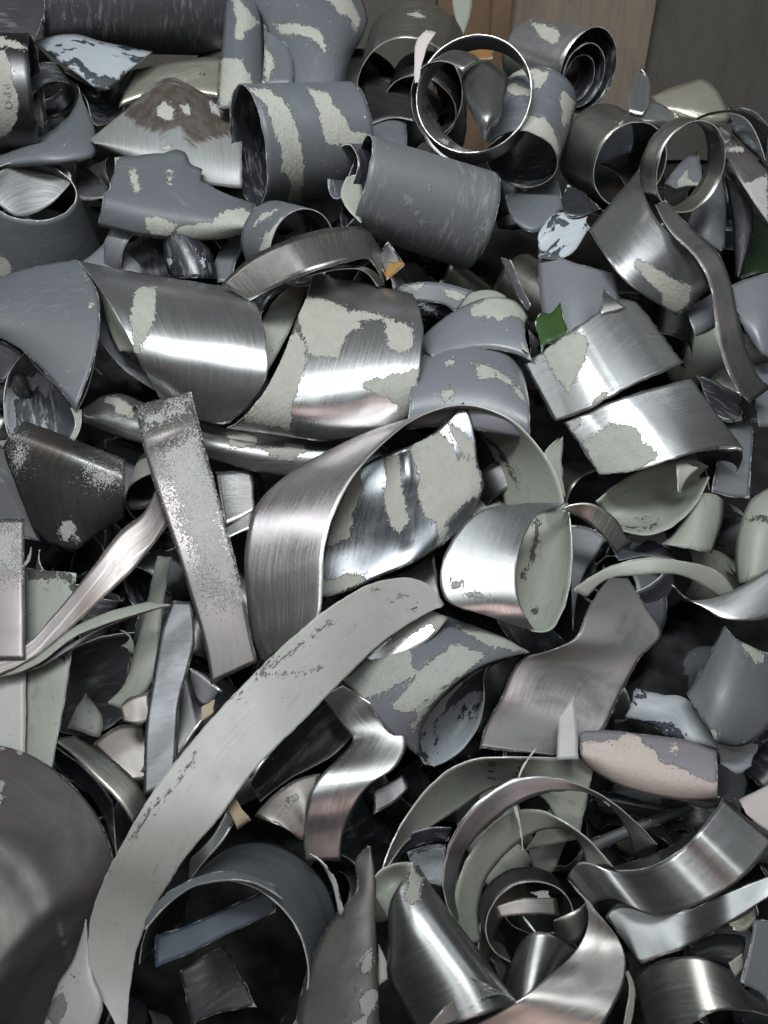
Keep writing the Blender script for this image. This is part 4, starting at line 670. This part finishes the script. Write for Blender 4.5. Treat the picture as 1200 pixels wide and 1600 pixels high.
surf('metal_sheet', 'tan chip stuck against the upper edge of the long pale strip', [(z(7, 900, 870, 960, 835), 120), (z(7, 895, 935, 950, 900), 120)], 'tan_board', 'tan_board', edge='tan_board', cat='board chip')
surf('metal_strip', 'curved grey green strip with a bright edge at lower left', [(z(10, 230, -20, 330, 60, 400, 130, 530, 265, 600, 360), [50, 64, 70, 70, 60]), (z(10, 330, -30, 430, 30, 520, 90, 620, 190, 660, 270), [40, 50, 52, 50, 40])], 'olive_metal', bow=4)
surf('metal_sheet', 'black sheet in the gap under the curved grey green strip', [(z(10, 230, 10, 380, 120, 500, 260), 30), (z(10, 260, 120, 420, 260, 520, 520), 10)], 'black_lining')
surf('metal_sheet', 'large brownish dull cylinder filling the lower left corner', [
    ([(-30, 1160), (40, 1176), (100, 1215), (150, 1272), (178, 1350), (168, 1405), (130, 1490), (90, 1560), (50, 1640)], [70, 72, 74, 74, 72, 70, 68, 68, 68]), ([(-60, 1200), (10, 1230), (60, 1275), (100, 1330), (125, 1390), (108, 1440), (72, 1510), (35, 1580), (0, 1650)], [98, 102, 104, 104, 104, 102, 100, 100, 100]),
    ([(-120, 1280), (-70, 1300), (-20, 1345), (20, 1400), (40, 1450), (20, 1500), (-20, 1570), (-55, 1630), (-90, 1690)], [140, 144, 148, 150, 152, 152, 152, 152, 152]), ([(-200, 1360), (-150, 1370), (-100, 1410), (-60, 1470), (-40, 1520), (-60, 1570), (-100, 1640), (-140, 1700), (-170, 1760)], [150, 154, 158, 160, 160, 160, 160, 160, 160])], 'dull_brown', 'dark_metal', dent=.6, kink=[([(-60, 1296), (0, 1312), (40, 1338), (72, 1382), (84, 1420)], .2, 26)],
     patches=[z(10, -20, 160, 15, 165, 15, 260, -20, 290), z(10, 0, 10, 30, 10, 25, 28, 0, 28), z(10, 70, 35, 95, 38, 90, 52, 72, 48)])
surf('metal_sheet', 'pale marbled sheet at the bottom between the brown cylinder and the long strip', [(z(10, 380, 790, 330, 960, 250, 1100, 190, 1280), [90, 95, 95, 95]), (z(10, 395, 930, 420, 1050, 460, 1170, 430, 1280), [100, 105, 110, 110])], 'pale_primer', bow=5, patches=[z(10, 320, 1040, 350, 1040, 340, 1060), z(10, 200, 1200, 280, 1100, 300, 1180, 250, 1290)])

# ------------------------------------------------------------------ the bottom
tube('metal_tube', 'large dark grey tube with a black mouth at the bottom', (348, 1515), 138, .88, -52, 95, 'slate_paint', w=95, R2=138, a0=-128, a1=112)
surf('metal_sheet', 'dark curved scrap over the back of the large bottom tube', [(z(10, 840, 620, 920, 520, 1000, 430, 1060, 330), [120, 130, 130, 125]), (z(10, 850, 520, 900, 470, 960, 400, 1010, 300), [120, 125, 125, 120])], 'bare_metal')
surf('metal_sheet', 'blue grey board inside the mouth of the large bottom tube', [(z(10, 690, 860, 850, 810, 1050, 720, 1230, 640), 60), (z(10, 692, 1005, 850, 940, 1050, 840, 1230, 760), 62)], 'blue_board', 'blue_board', edge='blue_board', cat='board')
surf('metal_strip', 'pale lip along the upper rim of the large bottom tube', [([(226, 1440), (250, 1405), (295, 1375), (340, 1362), (390, 1366), (430, 1384)], [150, 155, 160, 160, 155, 150]), ([(226, 1452), (256, 1418), (300, 1386), (345, 1376), (395, 1378), (440, 1402)], [160, 165, 168, 168, 164, 158])], 'slate_paint')
surf('metal_strip', 'torn pale burr on the right side of the large bottom tube', [(z(11, 330, 460, 390, 520, 420, 600, 440, 700), 130), (z(11, 350, 470, 410, 530, 445, 610, 462, 690), 135)], 'pale_primer', rag=2)
surf('metal_sheet', 'dark crumpled scrap deep inside the large bottom tube', [(z(10, 800, 1020, 900, 960, 1000, 900), -60), (z(10, 850, 1260, 1000, 1200, 1150, 1180), -50)], 'dark_paint', dent=9, rag=2)
surf('metal_sheet', 'dull pointed sheet with sage oval spots at the bottom centre', [
    (z(11, 560, 425, 512, 470, 512, 600, 400, 745, 325, 890, 280, 1050, 265, 1180), [120, 120, 118, 108, 104, 100, 100]), (z(11, 566, 425, 560, 590, 535, 760, 520, 900, 510, 1050, 505, 1180), 128), (z(11, 572, 425, 590, 560, 594, 750, 600, 900, 605, 1050, 610, 1180), [124, 126, 122, 122, 122, 122])], 'dull_brown', 'dark_metal', rag=1,
     patches=[z(11, 530, 880, 550, 845, 580, 850, 585, 900, 560, 945, 535, 935), z(11, 520, 1050, 545, 1018, 600, 1015, 597, 1080, 565, 1110, 530, 1090), z(11, 490, 1140, 550, 1130, 560, 1180, 490, 1180)])
surf('metal_tube', 'silver tube slanting down from a sage rim at the bottom centre', [
    (z(11, 642, 690, 640, 860, 640, 960, 690, 1060, 770, 1190), [120, 124, 124, 124, 124]), (z(11, 670, 610, 740, 800, 800, 900, 860, 1010, 920, 1150), [140, 160, 165, 168, 168]), (z(11, 720, 540, 850, 730, 930, 840, 1010, 950, 1090, 1090), [140, 158, 164, 168, 168]), (z(11, 765, 500, 920, 725, 1000, 830, 1080, 940, 1170, 1060), [120, 122, 124, 124, 124])], 'bare_metal', swap=True,
     patches=[z(11, 735, 495, 785, 560, 770, 640, 740, 660, 700, 630, 730, 570)])
surf('metal_strip', 'dull sage mouth of the slanting silver tube', [(z(11, 588, 552, 600, 640, 640, 705), [110, 90, 118]), (z(11, 640, 505, 690, 600, 680, 650), [110, 80, 125]), (z(11, 742, 488, 730, 560, 690, 640), [128, 125, 130])], 'sage_primer', 'olive_metal')
surf('metal_sheet', 'dark scrap closing the lower end of the slanting silver tube', [(z(11, 980, 960, 1060, 990, 1160, 1050), 172), (z(11, 780, 1180, 950, 1110, 1010, 980), 170)], 'dull_brown', face_cam=True)
surf('metal_sheet', 'pale sliver left of the slanting silver tube', [(z(11, 604, 820, 606, 990), 112), (z(11, 640, 900, 650, 960), 112)], 'sage_primer')
surf('metal_sheet', 'wide sage sheet with black figures curving at lower right', [
    ([(598, 1362), (612, 1320), (630, 1285), (659, 1244), (705, 1202), (747, 1186), (800, 1184), (860, 1184), (910, 1186), (926, 1204)], [60, 66, 70, 74, 78, 80, 78, 72, 66, 60]),
    ([(606, 1352), (640, 1312), (680, 1288), (720, 1262), (770, 1232), (812, 1226), (850, 1250), (880, 1290), (906, 1302)], [40, 30, 20, 10, 0, 0, 10, 20, 20])], 'sage_primer', 'black_lining', bow=-6,
     patches=[z(9, 115, 1190, 165, 1100, 175, 1108, 130, 1195)])
surf('metal_sheet', 'lower wing of sage metal behind the coiled rings', [([(870, 1205), (860, 1260), (820, 1330)], [45, 20, -10]), ([(926, 1205), (916, 1255), (905, 1310)], [50, 30, 10])], 'sage_primer')
surf('metal_strip', 'torn pale sliver sticking up from the sage sheet with figures', [(z(9, 130, 1195, 150, 1140, 212, 1055), 96), (z(9, 138, 1195, 165, 1135, 217, 1060), 96)], 'pale_primer')
surf('metal_ring', 'outer chipped coil of grey metal at lower right', [
    ([(712, 1440), (696, 1400), (694, 1350), (715, 1292), (757, 1246), (797, 1220), (833, 1212), (870, 1215), (914, 1230), (958, 1255), (995, 1287), (1026, 1322)], [60, 75, 90, 104, 115, 120, 122, 120, 115, 105, 90, 70]),
    ([(718, 1432), (714, 1385), (724, 1340), (745, 1308), (775, 1280), (805, 1258), (844, 1241), (881, 1236), (914, 1239), (951, 1259), (978, 1296), (990, 1335)], [30, 50, 70, 90, 100, 108, 112, 112, 108, 96, 76, 50])], 'bare_metal', 'sage_primer', dent=3, rag=1.4)
surf('metal_ring', 'middle sage coil inside the chipped coil at lower right', [
    ([(722, 1480), (712, 1430), (718, 1370), (738, 1330), (770, 1290), (808, 1268), (845, 1267), (888, 1290), (925, 1318), (956, 1354)], [20, 40, 55, 64, 74, 80, 80, 76, 66, 50]), ([(752, 1470), (748, 1420), (760, 1375), (784, 1342), (815, 1314), (850, 1297), (885, 1297), (907, 1321), (916, 1354)], [0, 10, 24, 36, 46, 52, 50, 40, 20])], 'sage_primer', 'bare_metal', dent=2)
tube('metal_ring', 'small dark brownish ring inside the coils at lower right', (828, 1442), 72, .8, -115, 26, 'dark_metal', 'brown_metal', w=45, a0=-130, a1=150)
surf('metal_strip', 'brownish band crossing inside the coils', [(z(12, 30, 700, 150, 665, 300, 665), [50, 55, 50]), (z(12, 50, 745, 160, 735, 310, 735), [50, 55, 50])], 'brown_metal')
surf('metal_sheet', 'pale torn chips deep inside the coils', [(z(12, 190, 640, 270, 630), -20), (z(12, 230, 670, 270, 665), -20)], 'pale_primer', rag=2)
surf('metal_tube', 'rolled lavender tube with a pink sage coat at the right', [
    (z(9, 397, 985, 520, 985, 700, 1005, 850, 1025, 978, 1072), 64), (z(9, 400, 1050, 560, 1070, 740, 1110, 985, 1150), 84), (z(12, 400, 50, 560, 110, 740, 160, 985, 190), 86), (z(12, 420, 95, 560, 182, 800, 245, 900, 250, 985, 245), 62)], 'lavender_pink_lit', patches=[
         z(9, 405, 1030, 570, 1030, 575, 995, 640, 1005, 720, 1080, 760, 1130, 850, 1150, 900, 1190, 1000, 1210, 1010, 1290, 800, 1290, 400, 1230), z(9, 780, 1040, 820, 1040, 810, 1090, 790, 1080)])
surf('metal_strip', 'brownish band under the pink sage rolled tube', [(z(12, 820, 246, 900, 250, 995, 235), 60), (z(12, 900, 275, 950, 282, 998, 255), 50)], 'brown_metal')
surf('metal_sheet', 'torn blue white plate with black streaks at the right', [(z(9, 640, 808, 740, 830, 850, 845, 930, 950, 990, 1050), [30, 38, 40, 40, 40]), (z(9, 585, 935, 700, 965, 760, 1010, 860, 1035, 980, 1065), [20, 30, 30, 36, 40])], 'chalky_lining', 'dark_paint', bow=6, rag=1.8, dent=5)
surf('metal_sheet', 'small pale torn plate below the grey purple plate at right', [(z(9, 975, 1045, 1060, 1030, 1160, 1040), 40), (z(9, 1000, 1130, 1060, 1170, 1130, 1140), 30)], 'chalky_lining', dent=6, rag=3)
surf('metal_sheet', 'grey purple plate with a bent edge at the right side', [(z(9, 1015, 535, 950, 660, 890, 770, 850, 830), [60, 66, 64, 60]), (z(9, 1090, 610, 1060, 750, 1010, 870, 950, 985), [84, 92, 90, 76]), (z(9, 1230, 660, 1230, 800, 1230, 930, 1100, 1050, 985, 1040), [60, 70, 72, 66, 58])], 'slate_paint', patches=[z(9, 1085, 605, 1130, 620, 1190, 665, 1190, 695, 1140, 690, 1100, 650), z(9, 940, 985, 985, 990, 990, 1035, 960, 1030)])
surf('metal_strip', 'sage arched strip over the dark gap at the right', [(z(9, 365, 388, 430, 340, 500, 298, 680, 248, 820, 260, 1000, 318, 1060, 400), [60, 75, 85, 95, 92, 75, 50]), (z(9, 430, 418, 470, 375, 520, 342, 640, 325, 800, 320, 900, 355, 990, 420), [55, 70, 80, 90, 86, 70, 45])], 'sage_primer', bow=3)
surf('metal_strip', 'shiny metal strip running to the right edge under the sage arch', [(z(9, 795, 365, 850, 425, 950, 425, 1080, 370, 1230, 275), [60, 70, 76, 80, 76]), (z(9, 850, 435, 900, 450, 1000, 508, 1100, 518, 1230, 500), [60, 74, 84, 86, 80])], 'clean_metal', bow=8)
tube('metal_tube', 'grey tube with a bright rim and smeared inside behind the twisted tail', (972, 868), 72, .8, 75, 40, 'slate_paint', 'chalky_lining', w=-10, a0=-180, a1=180)
surf('metal_sheet', 'grey sheet right of the silver ring', [(z(9, 350, 110, 430, 120, 510, 170), 30), (z(9, 370, 560, 380, 450, 400, 330), 20)], 'slate_paint')
# ------------------------------------------------------------------ lower right corner
surf('metal_sheet', 'wavy shiny sheet with a rounded fold at lower right', [
    (z(12, 345, 580, 360, 545, 400, 512, 450, 520, 540, 545, 640, 545, 750, 510, 850, 440, 950, 320, 1010, 235), [96, 116, 130, 126, 106, 96, 100, 112, 106, 96]),
    (z(12, 440, 700, 490, 672, 545, 668, 590, 690, 650, 714, 760, 732, 900, 690, 1050, 610, 1150, 520, 1230, 420), [96, 116, 130, 126, 106, 96, 100, 112, 106, 96])], 'bare_metal', 'sage_primer')
surf('metal_sheet', 'lower leaf of shiny metal under the wavy sheet', [
    (z(12, 508, 748, 530, 715, 560, 690, 700, 715, 850, 715, 1000, 650, 1230, 560), [82, 90, 98, 104, 84, 88, 94]),
    (z(12, 600, 870, 630, 910, 655, 942, 720, 925, 800, 895, 880, 855, 950, 815, 1080, 740, 1230, 640), [82, 90, 96, 104, 100, 84, 84, 88, 94])], 'leaf_metal', rag=1.4)
surf('metal_strip', 'wide brownish metal curl sweeping along the bottom right', [
    (z(12, 345, 585, 425, 690, 432, 780, 385, 880, 290, 975, 140, 1095, 0, 1180, -80, 1220), [112, 112, 108, 112, 124, 130, 124, 116]), (z(12, 440, 690, 520, 780, 585, 880, 594, 980, 560, 1090, 500, 1200, 450, 1270), [112, 112, 110, 116, 126, 128, 120])], 'brushed_brown', 'sage_primer')
surf('metal_strip', 'narrow sage edge strip beside the wide brownish curl', [(z(12, 590, 975, 612, 1040, 600, 1120, 580, 1230), 108), (z(12, 608, 975, 632, 1050, 630, 1130, 610, 1230), 104)], 'sage_primer')
surf('metal_sheet', 'shiny half cylinder inside the wide brownish curl', [(z(12, 125, 880, 200, 810, 300, 830, 385, 890), [60, 96, 96, 70]), (z(12, 75, 1030, 110, 1115, 220, 1040, 335, 935), [60, 96, 96, 70])], 'bare_metal')
surf('metal_tube', 'greenish metal cylinder in the lower right corner', [
    (z(12, 625, 1020, 650, 985, 700, 945, 800, 915, 900, 913, 1010, 958, 1110, 1060, 1230, 1140), [50, 72, 90, 104, 104, 94, 76, 60]),
    (z(12, 700, 1300, 730, 1290, 800, 1250, 860, 1210, 950, 1155, 1080, 1138, 1230, 1170), [60, 84, 102, 114, 114, 100, 76])], 'olive_metal', 'black_lining', patches=[z(12, 900, 1165, 940, 1145, 975, 1150, 965, 1200, 920, 1190)])
surf('metal_sheet', 'slate plate standing at the lower right edge', [(z(12, 1145, 755, 1120, 880, 1082, 1020), 60), (z(12, 1240, 760, 1240, 900, 1240, 1110), 60)], 'slate_paint')
surf('metal_sheet', 'yellowish torn plate above the slate plate at lower right', [(z(12, 1030, 770, 1100, 730, 1150, 700), 50), (z(12, 1050, 800, 1110, 800, 1150, 750), 50)], 'beige_metal', rag=2)
surf('metal_sheet', 'small pale round scrap beside the slate plate', [(z(12, 1030, 940, 1090, 900), 30), (z(12, 1060, 1000, 1095, 960), 30)], 'sage_primer')
surf('metal_sheet', 'dark rounded scrap below the shiny leaf at lower right', [(z(12, 870, 870, 980, 815, 1110, 830), 20), (z(12, 900, 940, 1000, 950, 1080, 1000), 20)], 'dark_paint', bow=20)
surf('metal_sheet', 'pinkish and cream plate at the right edge above the wavy sheet', [(z(12, 1075, 245, 1150, 205, 1240, 160), 80), (z(12, 1110, 310, 1160, 350, 1240, 400), 90)], 'rosy_primer', bow=4, patches=[])
surf('metal_strip', 'dark grey strip edge below the black gap at lower right', [(z(12, 540, 528, 700, 480, 850, 400, 985, 290), [70, 70, 70, 60]), (z(12, 560, 545, 700, 530, 850, 440, 960, 330), [90, 90, 90, 80])], 'dark_metal')
surf('metal_strip', 'black bar lying in the gap below the pink sage tube', [(z(12, 430, 420, 600, 350, 860, 260), 20), (z(12, 450, 480, 620, 400, 900, 290), 20)], 'dark_paint', bow=8)
surf('metal_sheet', 'black curved scrap under the black bar at lower right', [(z(12, 440, 200, 560, 220, 780, 280), 0), (z(12, 470, 300, 600, 340, 840, 330), -10)], 'black_lining', bow=12)

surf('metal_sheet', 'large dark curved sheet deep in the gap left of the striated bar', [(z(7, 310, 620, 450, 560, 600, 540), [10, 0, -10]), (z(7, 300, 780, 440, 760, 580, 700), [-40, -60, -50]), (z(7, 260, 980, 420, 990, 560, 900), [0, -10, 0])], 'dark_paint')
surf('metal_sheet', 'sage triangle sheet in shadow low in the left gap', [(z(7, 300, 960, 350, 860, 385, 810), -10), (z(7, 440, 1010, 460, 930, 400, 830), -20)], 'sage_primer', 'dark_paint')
surf('metal_strip', 'white torn flake on the dark curved sheet at left', [(z(7, 530, 530, 575, 560, 545, 600), 0), (z(7, 545, 525, 595, 570, 590, 635), 0)], 'pale_primer', rag=2, res=4)
surf('metal_ring', 'black band with blue smears left of the coiled rings', [(z(11, 640, 470, 700, 390, 800, 350, 900, 350), [30, 40, 45, 40]), (z(11, 660, 500, 730, 440, 800, 410, 890, 405), [20, 30, 34, 30])], 'black_lining', 'dark_paint')
surf('metal_sheet', 'blue white smeared scrap behind the coiled rings', [(z(11, 720, 450, 800, 420, 880, 415), 10), (z(11, 760, 560, 830, 580, 870, 590), 0)], 'scraped_lining', dent=5)
surf('metal_strip', 'thin pale burr hanging inside the middle coil', [(z(12, 112, 265, 130, 320, 145, 400, 150, 465), 105), (z(12, 128, 262, 142, 330, 152, 400, 156, 465), 105)], 'pale_primer', res=3)
surf('metal_strip', 'bright sliver inside the small dark ring', [(z(12, 145, 735, 180, 780, 208, 815), 40), (z(12, 155, 732, 190, 775, 216, 812), 40)], 'clean_metal', res=3)
surf('metal_ring', 'olive inner coil left of the small dark ring', [(z(11, 1010, 900, 1015, 780, 1040, 660, 1100, 590, 1200, 555), [20, 30, 40, 46, 48]), (z(11, 1060, 900, 1075, 800, 1110, 720, 1160, 680, 1230, 650), [0, 10, 20, 26, 30])], 'olive_metal', 'dark_metal')
surf('metal_sheet', 'sage corner deep between the coils and the wavy sheet', [(z(12, 180, 440, 260, 400, 340, 415), 0), (z(12, 200, 540, 270, 560, 320, 470), -20)], 'sage_primer')
surf('metal_strip', 'smooth dark band curving below the middle coil', [(z(12, 290, 760, 350, 730, 420, 690, 440, 640), [60, 66, 66, 60]), (z(12, 290, 830, 370, 860, 425, 780, 436, 720), [40, 50, 56, 50])], 'olive_metal')
surf('metal_strip', 'thin curled wire like offcut at the upper right behind the silver ring', [(z(3, 1000, 470, 1080, 450, 1150, 470, 1230, 560), 60), (z(3, 1000, 478, 1080, 460, 1145, 480, 1230, 575), 60)], 'dark_metal', res=4)
surf('metal_strip', 'small silver sliver below the olive tube at upper right', [(z(3, 660, 690, 690, 720), 40), (z(3, 640, 740, 680, 760), 40)], 'clean_metal', res=4)
surf('metal_sheet', 'grey scrap seen through the silver ring', [(z(3, 760, 780, 830, 690, 900, 640), 20), (z(3, 810, 800, 880, 790, 925, 790), 30)], 'lavender_paint', patches=[z(3, 810, 780, 860, 700, 860, 760, 920, 790, 920, 810, 820, 800)])
surf('metal_sheet', 'dark metal scrap crossing the mouth of the olive tube at upper right', [(z(3, 480, 700, 560, 740, 610, 830), 20), (z(3, 610, 640, 680, 690, 700, 760), 10)], 'dark_metal', 'black_lining', dent=4)
surf('metal_strip', 'thin upright sliver beside the comb patched cylinder', [(z(6, 150, 420, 165, 440), 70), (z(6, 150, 450, 180, 468), 70)], 'sage_primer', res=4)
surf('metal_sheet', 'dark green sheet showing in the gap right of the ridged patched tube', [(z(8, 1040, 640, 1100, 600, 1180, 590), -10), (z(8, 1010, 900, 1040, 860, 1100, 760), -20)], 'dark_green_plastic', 'dark_green_plastic', edge='dark_green_plastic', cat='plastic sheet')
surf('metal_sheet', 'slate sheet seen below the twisted tail beside the silver ring', [(z(9, 520, 170, 640, 140, 760, 135), 5), (z(9, 560, 260, 680, 240, 800, 250), 10)], 'chalky_lining', 'dark_paint', bow=-10)

surf('metal_strip', 'small torn tab standing on the top edge of the upper silver band', [(z(6, 488, 305, 492, 250, 498, 205), [100, 102, 98]), (z(6, 600, 275, 560, 248, 515, 208), [98, 100, 96])], 'bare_metal', 'dark_metal', rag=1.5, res=4)
surf('metal_sheet', 'black sheet seen through the open mouth of the olive tube at upper right', [(z(3, 440, 560, 590, 520, 760, 540), [0, -10, -10]), (z(3, 420, 900, 580, 940, 760, 960), [0, -10, -10])], 'black_lining', 'dark_paint', bow=-10)  # black sheet added for the dark shade inside the tube's mouth

# ------------------------------------------------------------------ pieces that belong to a larger one become its parts
PARTS = [
 ('small torn tab standing on the top edge of the upper silver band', 'torn_tab', 'upper silver band with a pinkish flaky patch and torn corner'),
 ('sage inner wall of the silver ring', 'inner_wall', 'silver ring with a sage inside and pink gleam, right of the centre curl'),
 ('scratched pale plate filling the mouth of the grey flaring tube', 'inner_wall', 'grey flaring tube at left edge with a scraped pale inside'),
 ('dark ribbed ring inside the pale tube at the top right', 'inner_rib', 'pale metallic tube with a ribbed dark inside at the top right'),
 ('smallest dark ring at the bottom of the pale ribbed tube', 'inner_rib', 'pale metallic tube with a ribbed dark inside at the top right'),
 ('black lined curl inside the lip of the scratched grey tube', 'inner_curl', 'grey tube lying with a curled lip and white scratches, right of the striped tube'),
 ('small sage flap inside the mouth of the scratched grey tube', 'flap', 'grey tube lying with a curled lip and white scratches, right of the striped tube'),
 ('bright upright flap with a notched top at upper right', 'flap', 'shiny slope of metal running right from the bright notched flap'),
 ('dark underside curl below the right end of the lower silver band', 'underside', 'lower silver band with a sage patch curling under at its right'),
 ('small pale triangular tongue hanging from the lower silver band', 'tongue', 'lower silver band with a sage patch curling under at its right'),
 ('sage inner lip at the left mouth of the large shiny cylinder', 'inner_lip', 'large shiny cylinder with a long white patch and zigzag dent, left of centre'),
 ('sage end piece on top of the comb patched cylinder', 'end_piece', 'lavender grey cylinder with a comb edged sage patch on top'),
 ('lower wing of sage metal behind the coiled rings', 'wing', 'wide sage sheet with black figures curving at lower right'),
 ('grey curved edge of the slanted left tube', 'rim', 'slate grey tube at left edge with a slanted open end'),
 ('scraped dark lining visible inside the slanted left tube', 'lining', 'slate grey tube at left edge with a slanted open end'),
 ('sage torn end piece at the tip of the slanted left tube', 'torn_tip', 'slate grey tube at left edge with a slanted open end'),
 ('scraped blue white lining inside the mouth of the ridged sage patched tube', 'lining', 'grey tube with ridged sage patches and a flared rim, below the silver ring'),
 ('twisted ribbed dark tail beside the silver ring', 'tail', 'silver ring with a sage inside and pink gleam, right of the centre curl'),
 ('pale lip along the upper rim of the large bottom tube', 'lip', 'large dark grey tube with a black mouth at the bottom'),
 ('torn pale burr on the right side of the large bottom tube', 'burr', 'large dark grey tube with a black mouth at the bottom'),
 ('dull sage mouth of the slanting silver tube', 'mouth', 'silver tube slanting down from a sage rim at the bottom centre'),
 ('dark scrap closing the lower end of the slanting silver tube', 'lower_end', 'silver tube slanting down from a sage rim at the bottom centre'),
 ('brownish band under the pink sage rolled tube', 'underside', 'rolled lavender tube with a pink sage coat at the right')]
by_label = {o['label']: o for o in COL.objects if o.get('label')}
for child, part, parent in PARTS:
    c, pa = by_label[child], by_label[parent]
    c.parent = pa; c.location = c.location - pa.location; c.name = part
    for k in ('label', 'category', 'group'):
        if k in c: del c[k]
by_label['large shiny cylinder with a long white patch and zigzag dent, left of centre']['label'] = 'large shiny cylinder with one long pale patch and a bright gleam, left of centre'
by_label['grey flaring tube at left edge with a scraped pale inside']['label'] = 'grey flaring tube at left edge with a pale scratched wall inside its mouth'
by_label['shiny slope of metal running right from the bright notched flap']['label'] = 'shiny sloping metal with a bright upright notched flap at upper right'
# ------------------------------------------------------------------ writing on the scrap
def lettering(name, txt, centre, w, size, ang, parent_label, mat):
    cu = bpy.data.curves.new(name, 'FONT'); cu.body = txt; cu.size = 1; cu.extrude = .004; cu.align_x = 'CENTER'; cu.align_y = 'CENTER'
    tmp = bpy.data.objects.new(name, cu); COL.objects.link(tmp)
    me = bpy.data.meshes.new_from_object(tmp.evaluated_get(bpy.context.evaluated_depsgraph_get())); bpy.data.objects.remove(tmp)
    co = np.array([v.co[:] for v in me.vertices]); a = math.radians(ang); s = size
    u = centre[0] + s*(co[:, 0]*math.cos(a) + co[:, 1]*math.sin(a)); v = centre[1] + s*(co[:, 0]*math.sin(a) - co[:, 1]*math.cos(a))
    par = next(o for o in COL.objects if o.get('label') == parent_label)
    # lay each point on the parent's surface, half a millimetre proud
    P = world(unproj(np.stack([u, v, np.zeros(len(u))], -1))); camp = np.array(cam.location)
    from mathutils.bvhtree import BVHTree
    bv = BVHTree.FromPolygons([x.co + par.location for x in par.data.vertices], [p.vertices[:] for p in par.data.polygons])
    out = []
    for p, zz in zip(P, co[:, 2]):
        d = Vector(p - camp).normalized(); h = bv.ray_cast(Vector(camp), d)
        q = h[0] if h[0] is not None else Vector(p)
        out.append(q - d*(.0008 + zz*.1))
    me.vertices.foreach_set('co', np.array([(q - par.location)[:] for q in out], 'f').reshape(-1)); me.materials.append(mat)
    o = bpy.data.objects.new(name, me); COL.objects.link(o); o.parent = par
ink = plain('ink', (.02, .022, .02), (.05, .052, .05), .5, 200); stamp = plain('stamp', (.2, .205, .21), (.27, .275, .275), .5, 200)
bpy.context.view_layer.update()
lettering('lettering', ') 1 0', (768, 1204), 0, 15, -84, 'wide sage sheet with black figures curving at lower right', ink)
lettering('lettering', 'P P O', (11, 150), 0, 17, 84, 'dark tube with white stamped patch at left edge below the top', stamp)

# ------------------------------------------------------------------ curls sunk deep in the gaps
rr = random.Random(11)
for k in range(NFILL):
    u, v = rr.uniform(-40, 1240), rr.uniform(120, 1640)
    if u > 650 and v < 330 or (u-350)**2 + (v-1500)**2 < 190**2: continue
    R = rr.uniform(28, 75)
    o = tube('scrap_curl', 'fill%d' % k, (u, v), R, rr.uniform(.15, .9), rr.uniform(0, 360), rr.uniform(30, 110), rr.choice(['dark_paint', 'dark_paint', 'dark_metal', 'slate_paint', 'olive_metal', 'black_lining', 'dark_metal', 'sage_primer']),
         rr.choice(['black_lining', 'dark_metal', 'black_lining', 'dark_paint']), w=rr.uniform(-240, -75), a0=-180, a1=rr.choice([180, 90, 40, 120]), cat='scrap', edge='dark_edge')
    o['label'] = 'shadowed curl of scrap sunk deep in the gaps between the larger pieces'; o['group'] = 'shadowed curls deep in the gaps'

# thin slivers caught in the gaps
for k in range(36):
    u, v = rr.uniform(0, 1200), rr.uniform(330, 1600)
    if (u-350)**2 + (v-1500)**2 < 190**2: continue
    a = rr.uniform(0, 2*PI); L = rr.uniform(18, 70); b = rr.uniform(-.9, .9); wd = rr.uniform(2, 7); w0 = rr.uniform(-70, 10)
    A = [(u + L*s*math.cos(a + b*s), v + L*s*math.sin(a + b*s)) for s in (-.5, 0, .5)]
    B = [(x + wd*math.sin(a)*f, y - wd*math.cos(a)*f) for (x, y), f in zip(A, (.3, 1, .5))]
    o = surf('scrap_sliver', 'sliver%d' % k, [(A, [w0, w0+rr.uniform(-10, 20), w0]), (B, [w0, w0+8, w0])], rr.choice(['bare_metal', 'sage_primer', 'slate_paint', 'pale_primer', 'dark_metal']), res=5, rag=.8)
    o['label'] = 'thin torn sliver caught in the gaps between the larger pieces'; o['category'] = 'scrap'; o['group'] = 'thin slivers in the gaps'
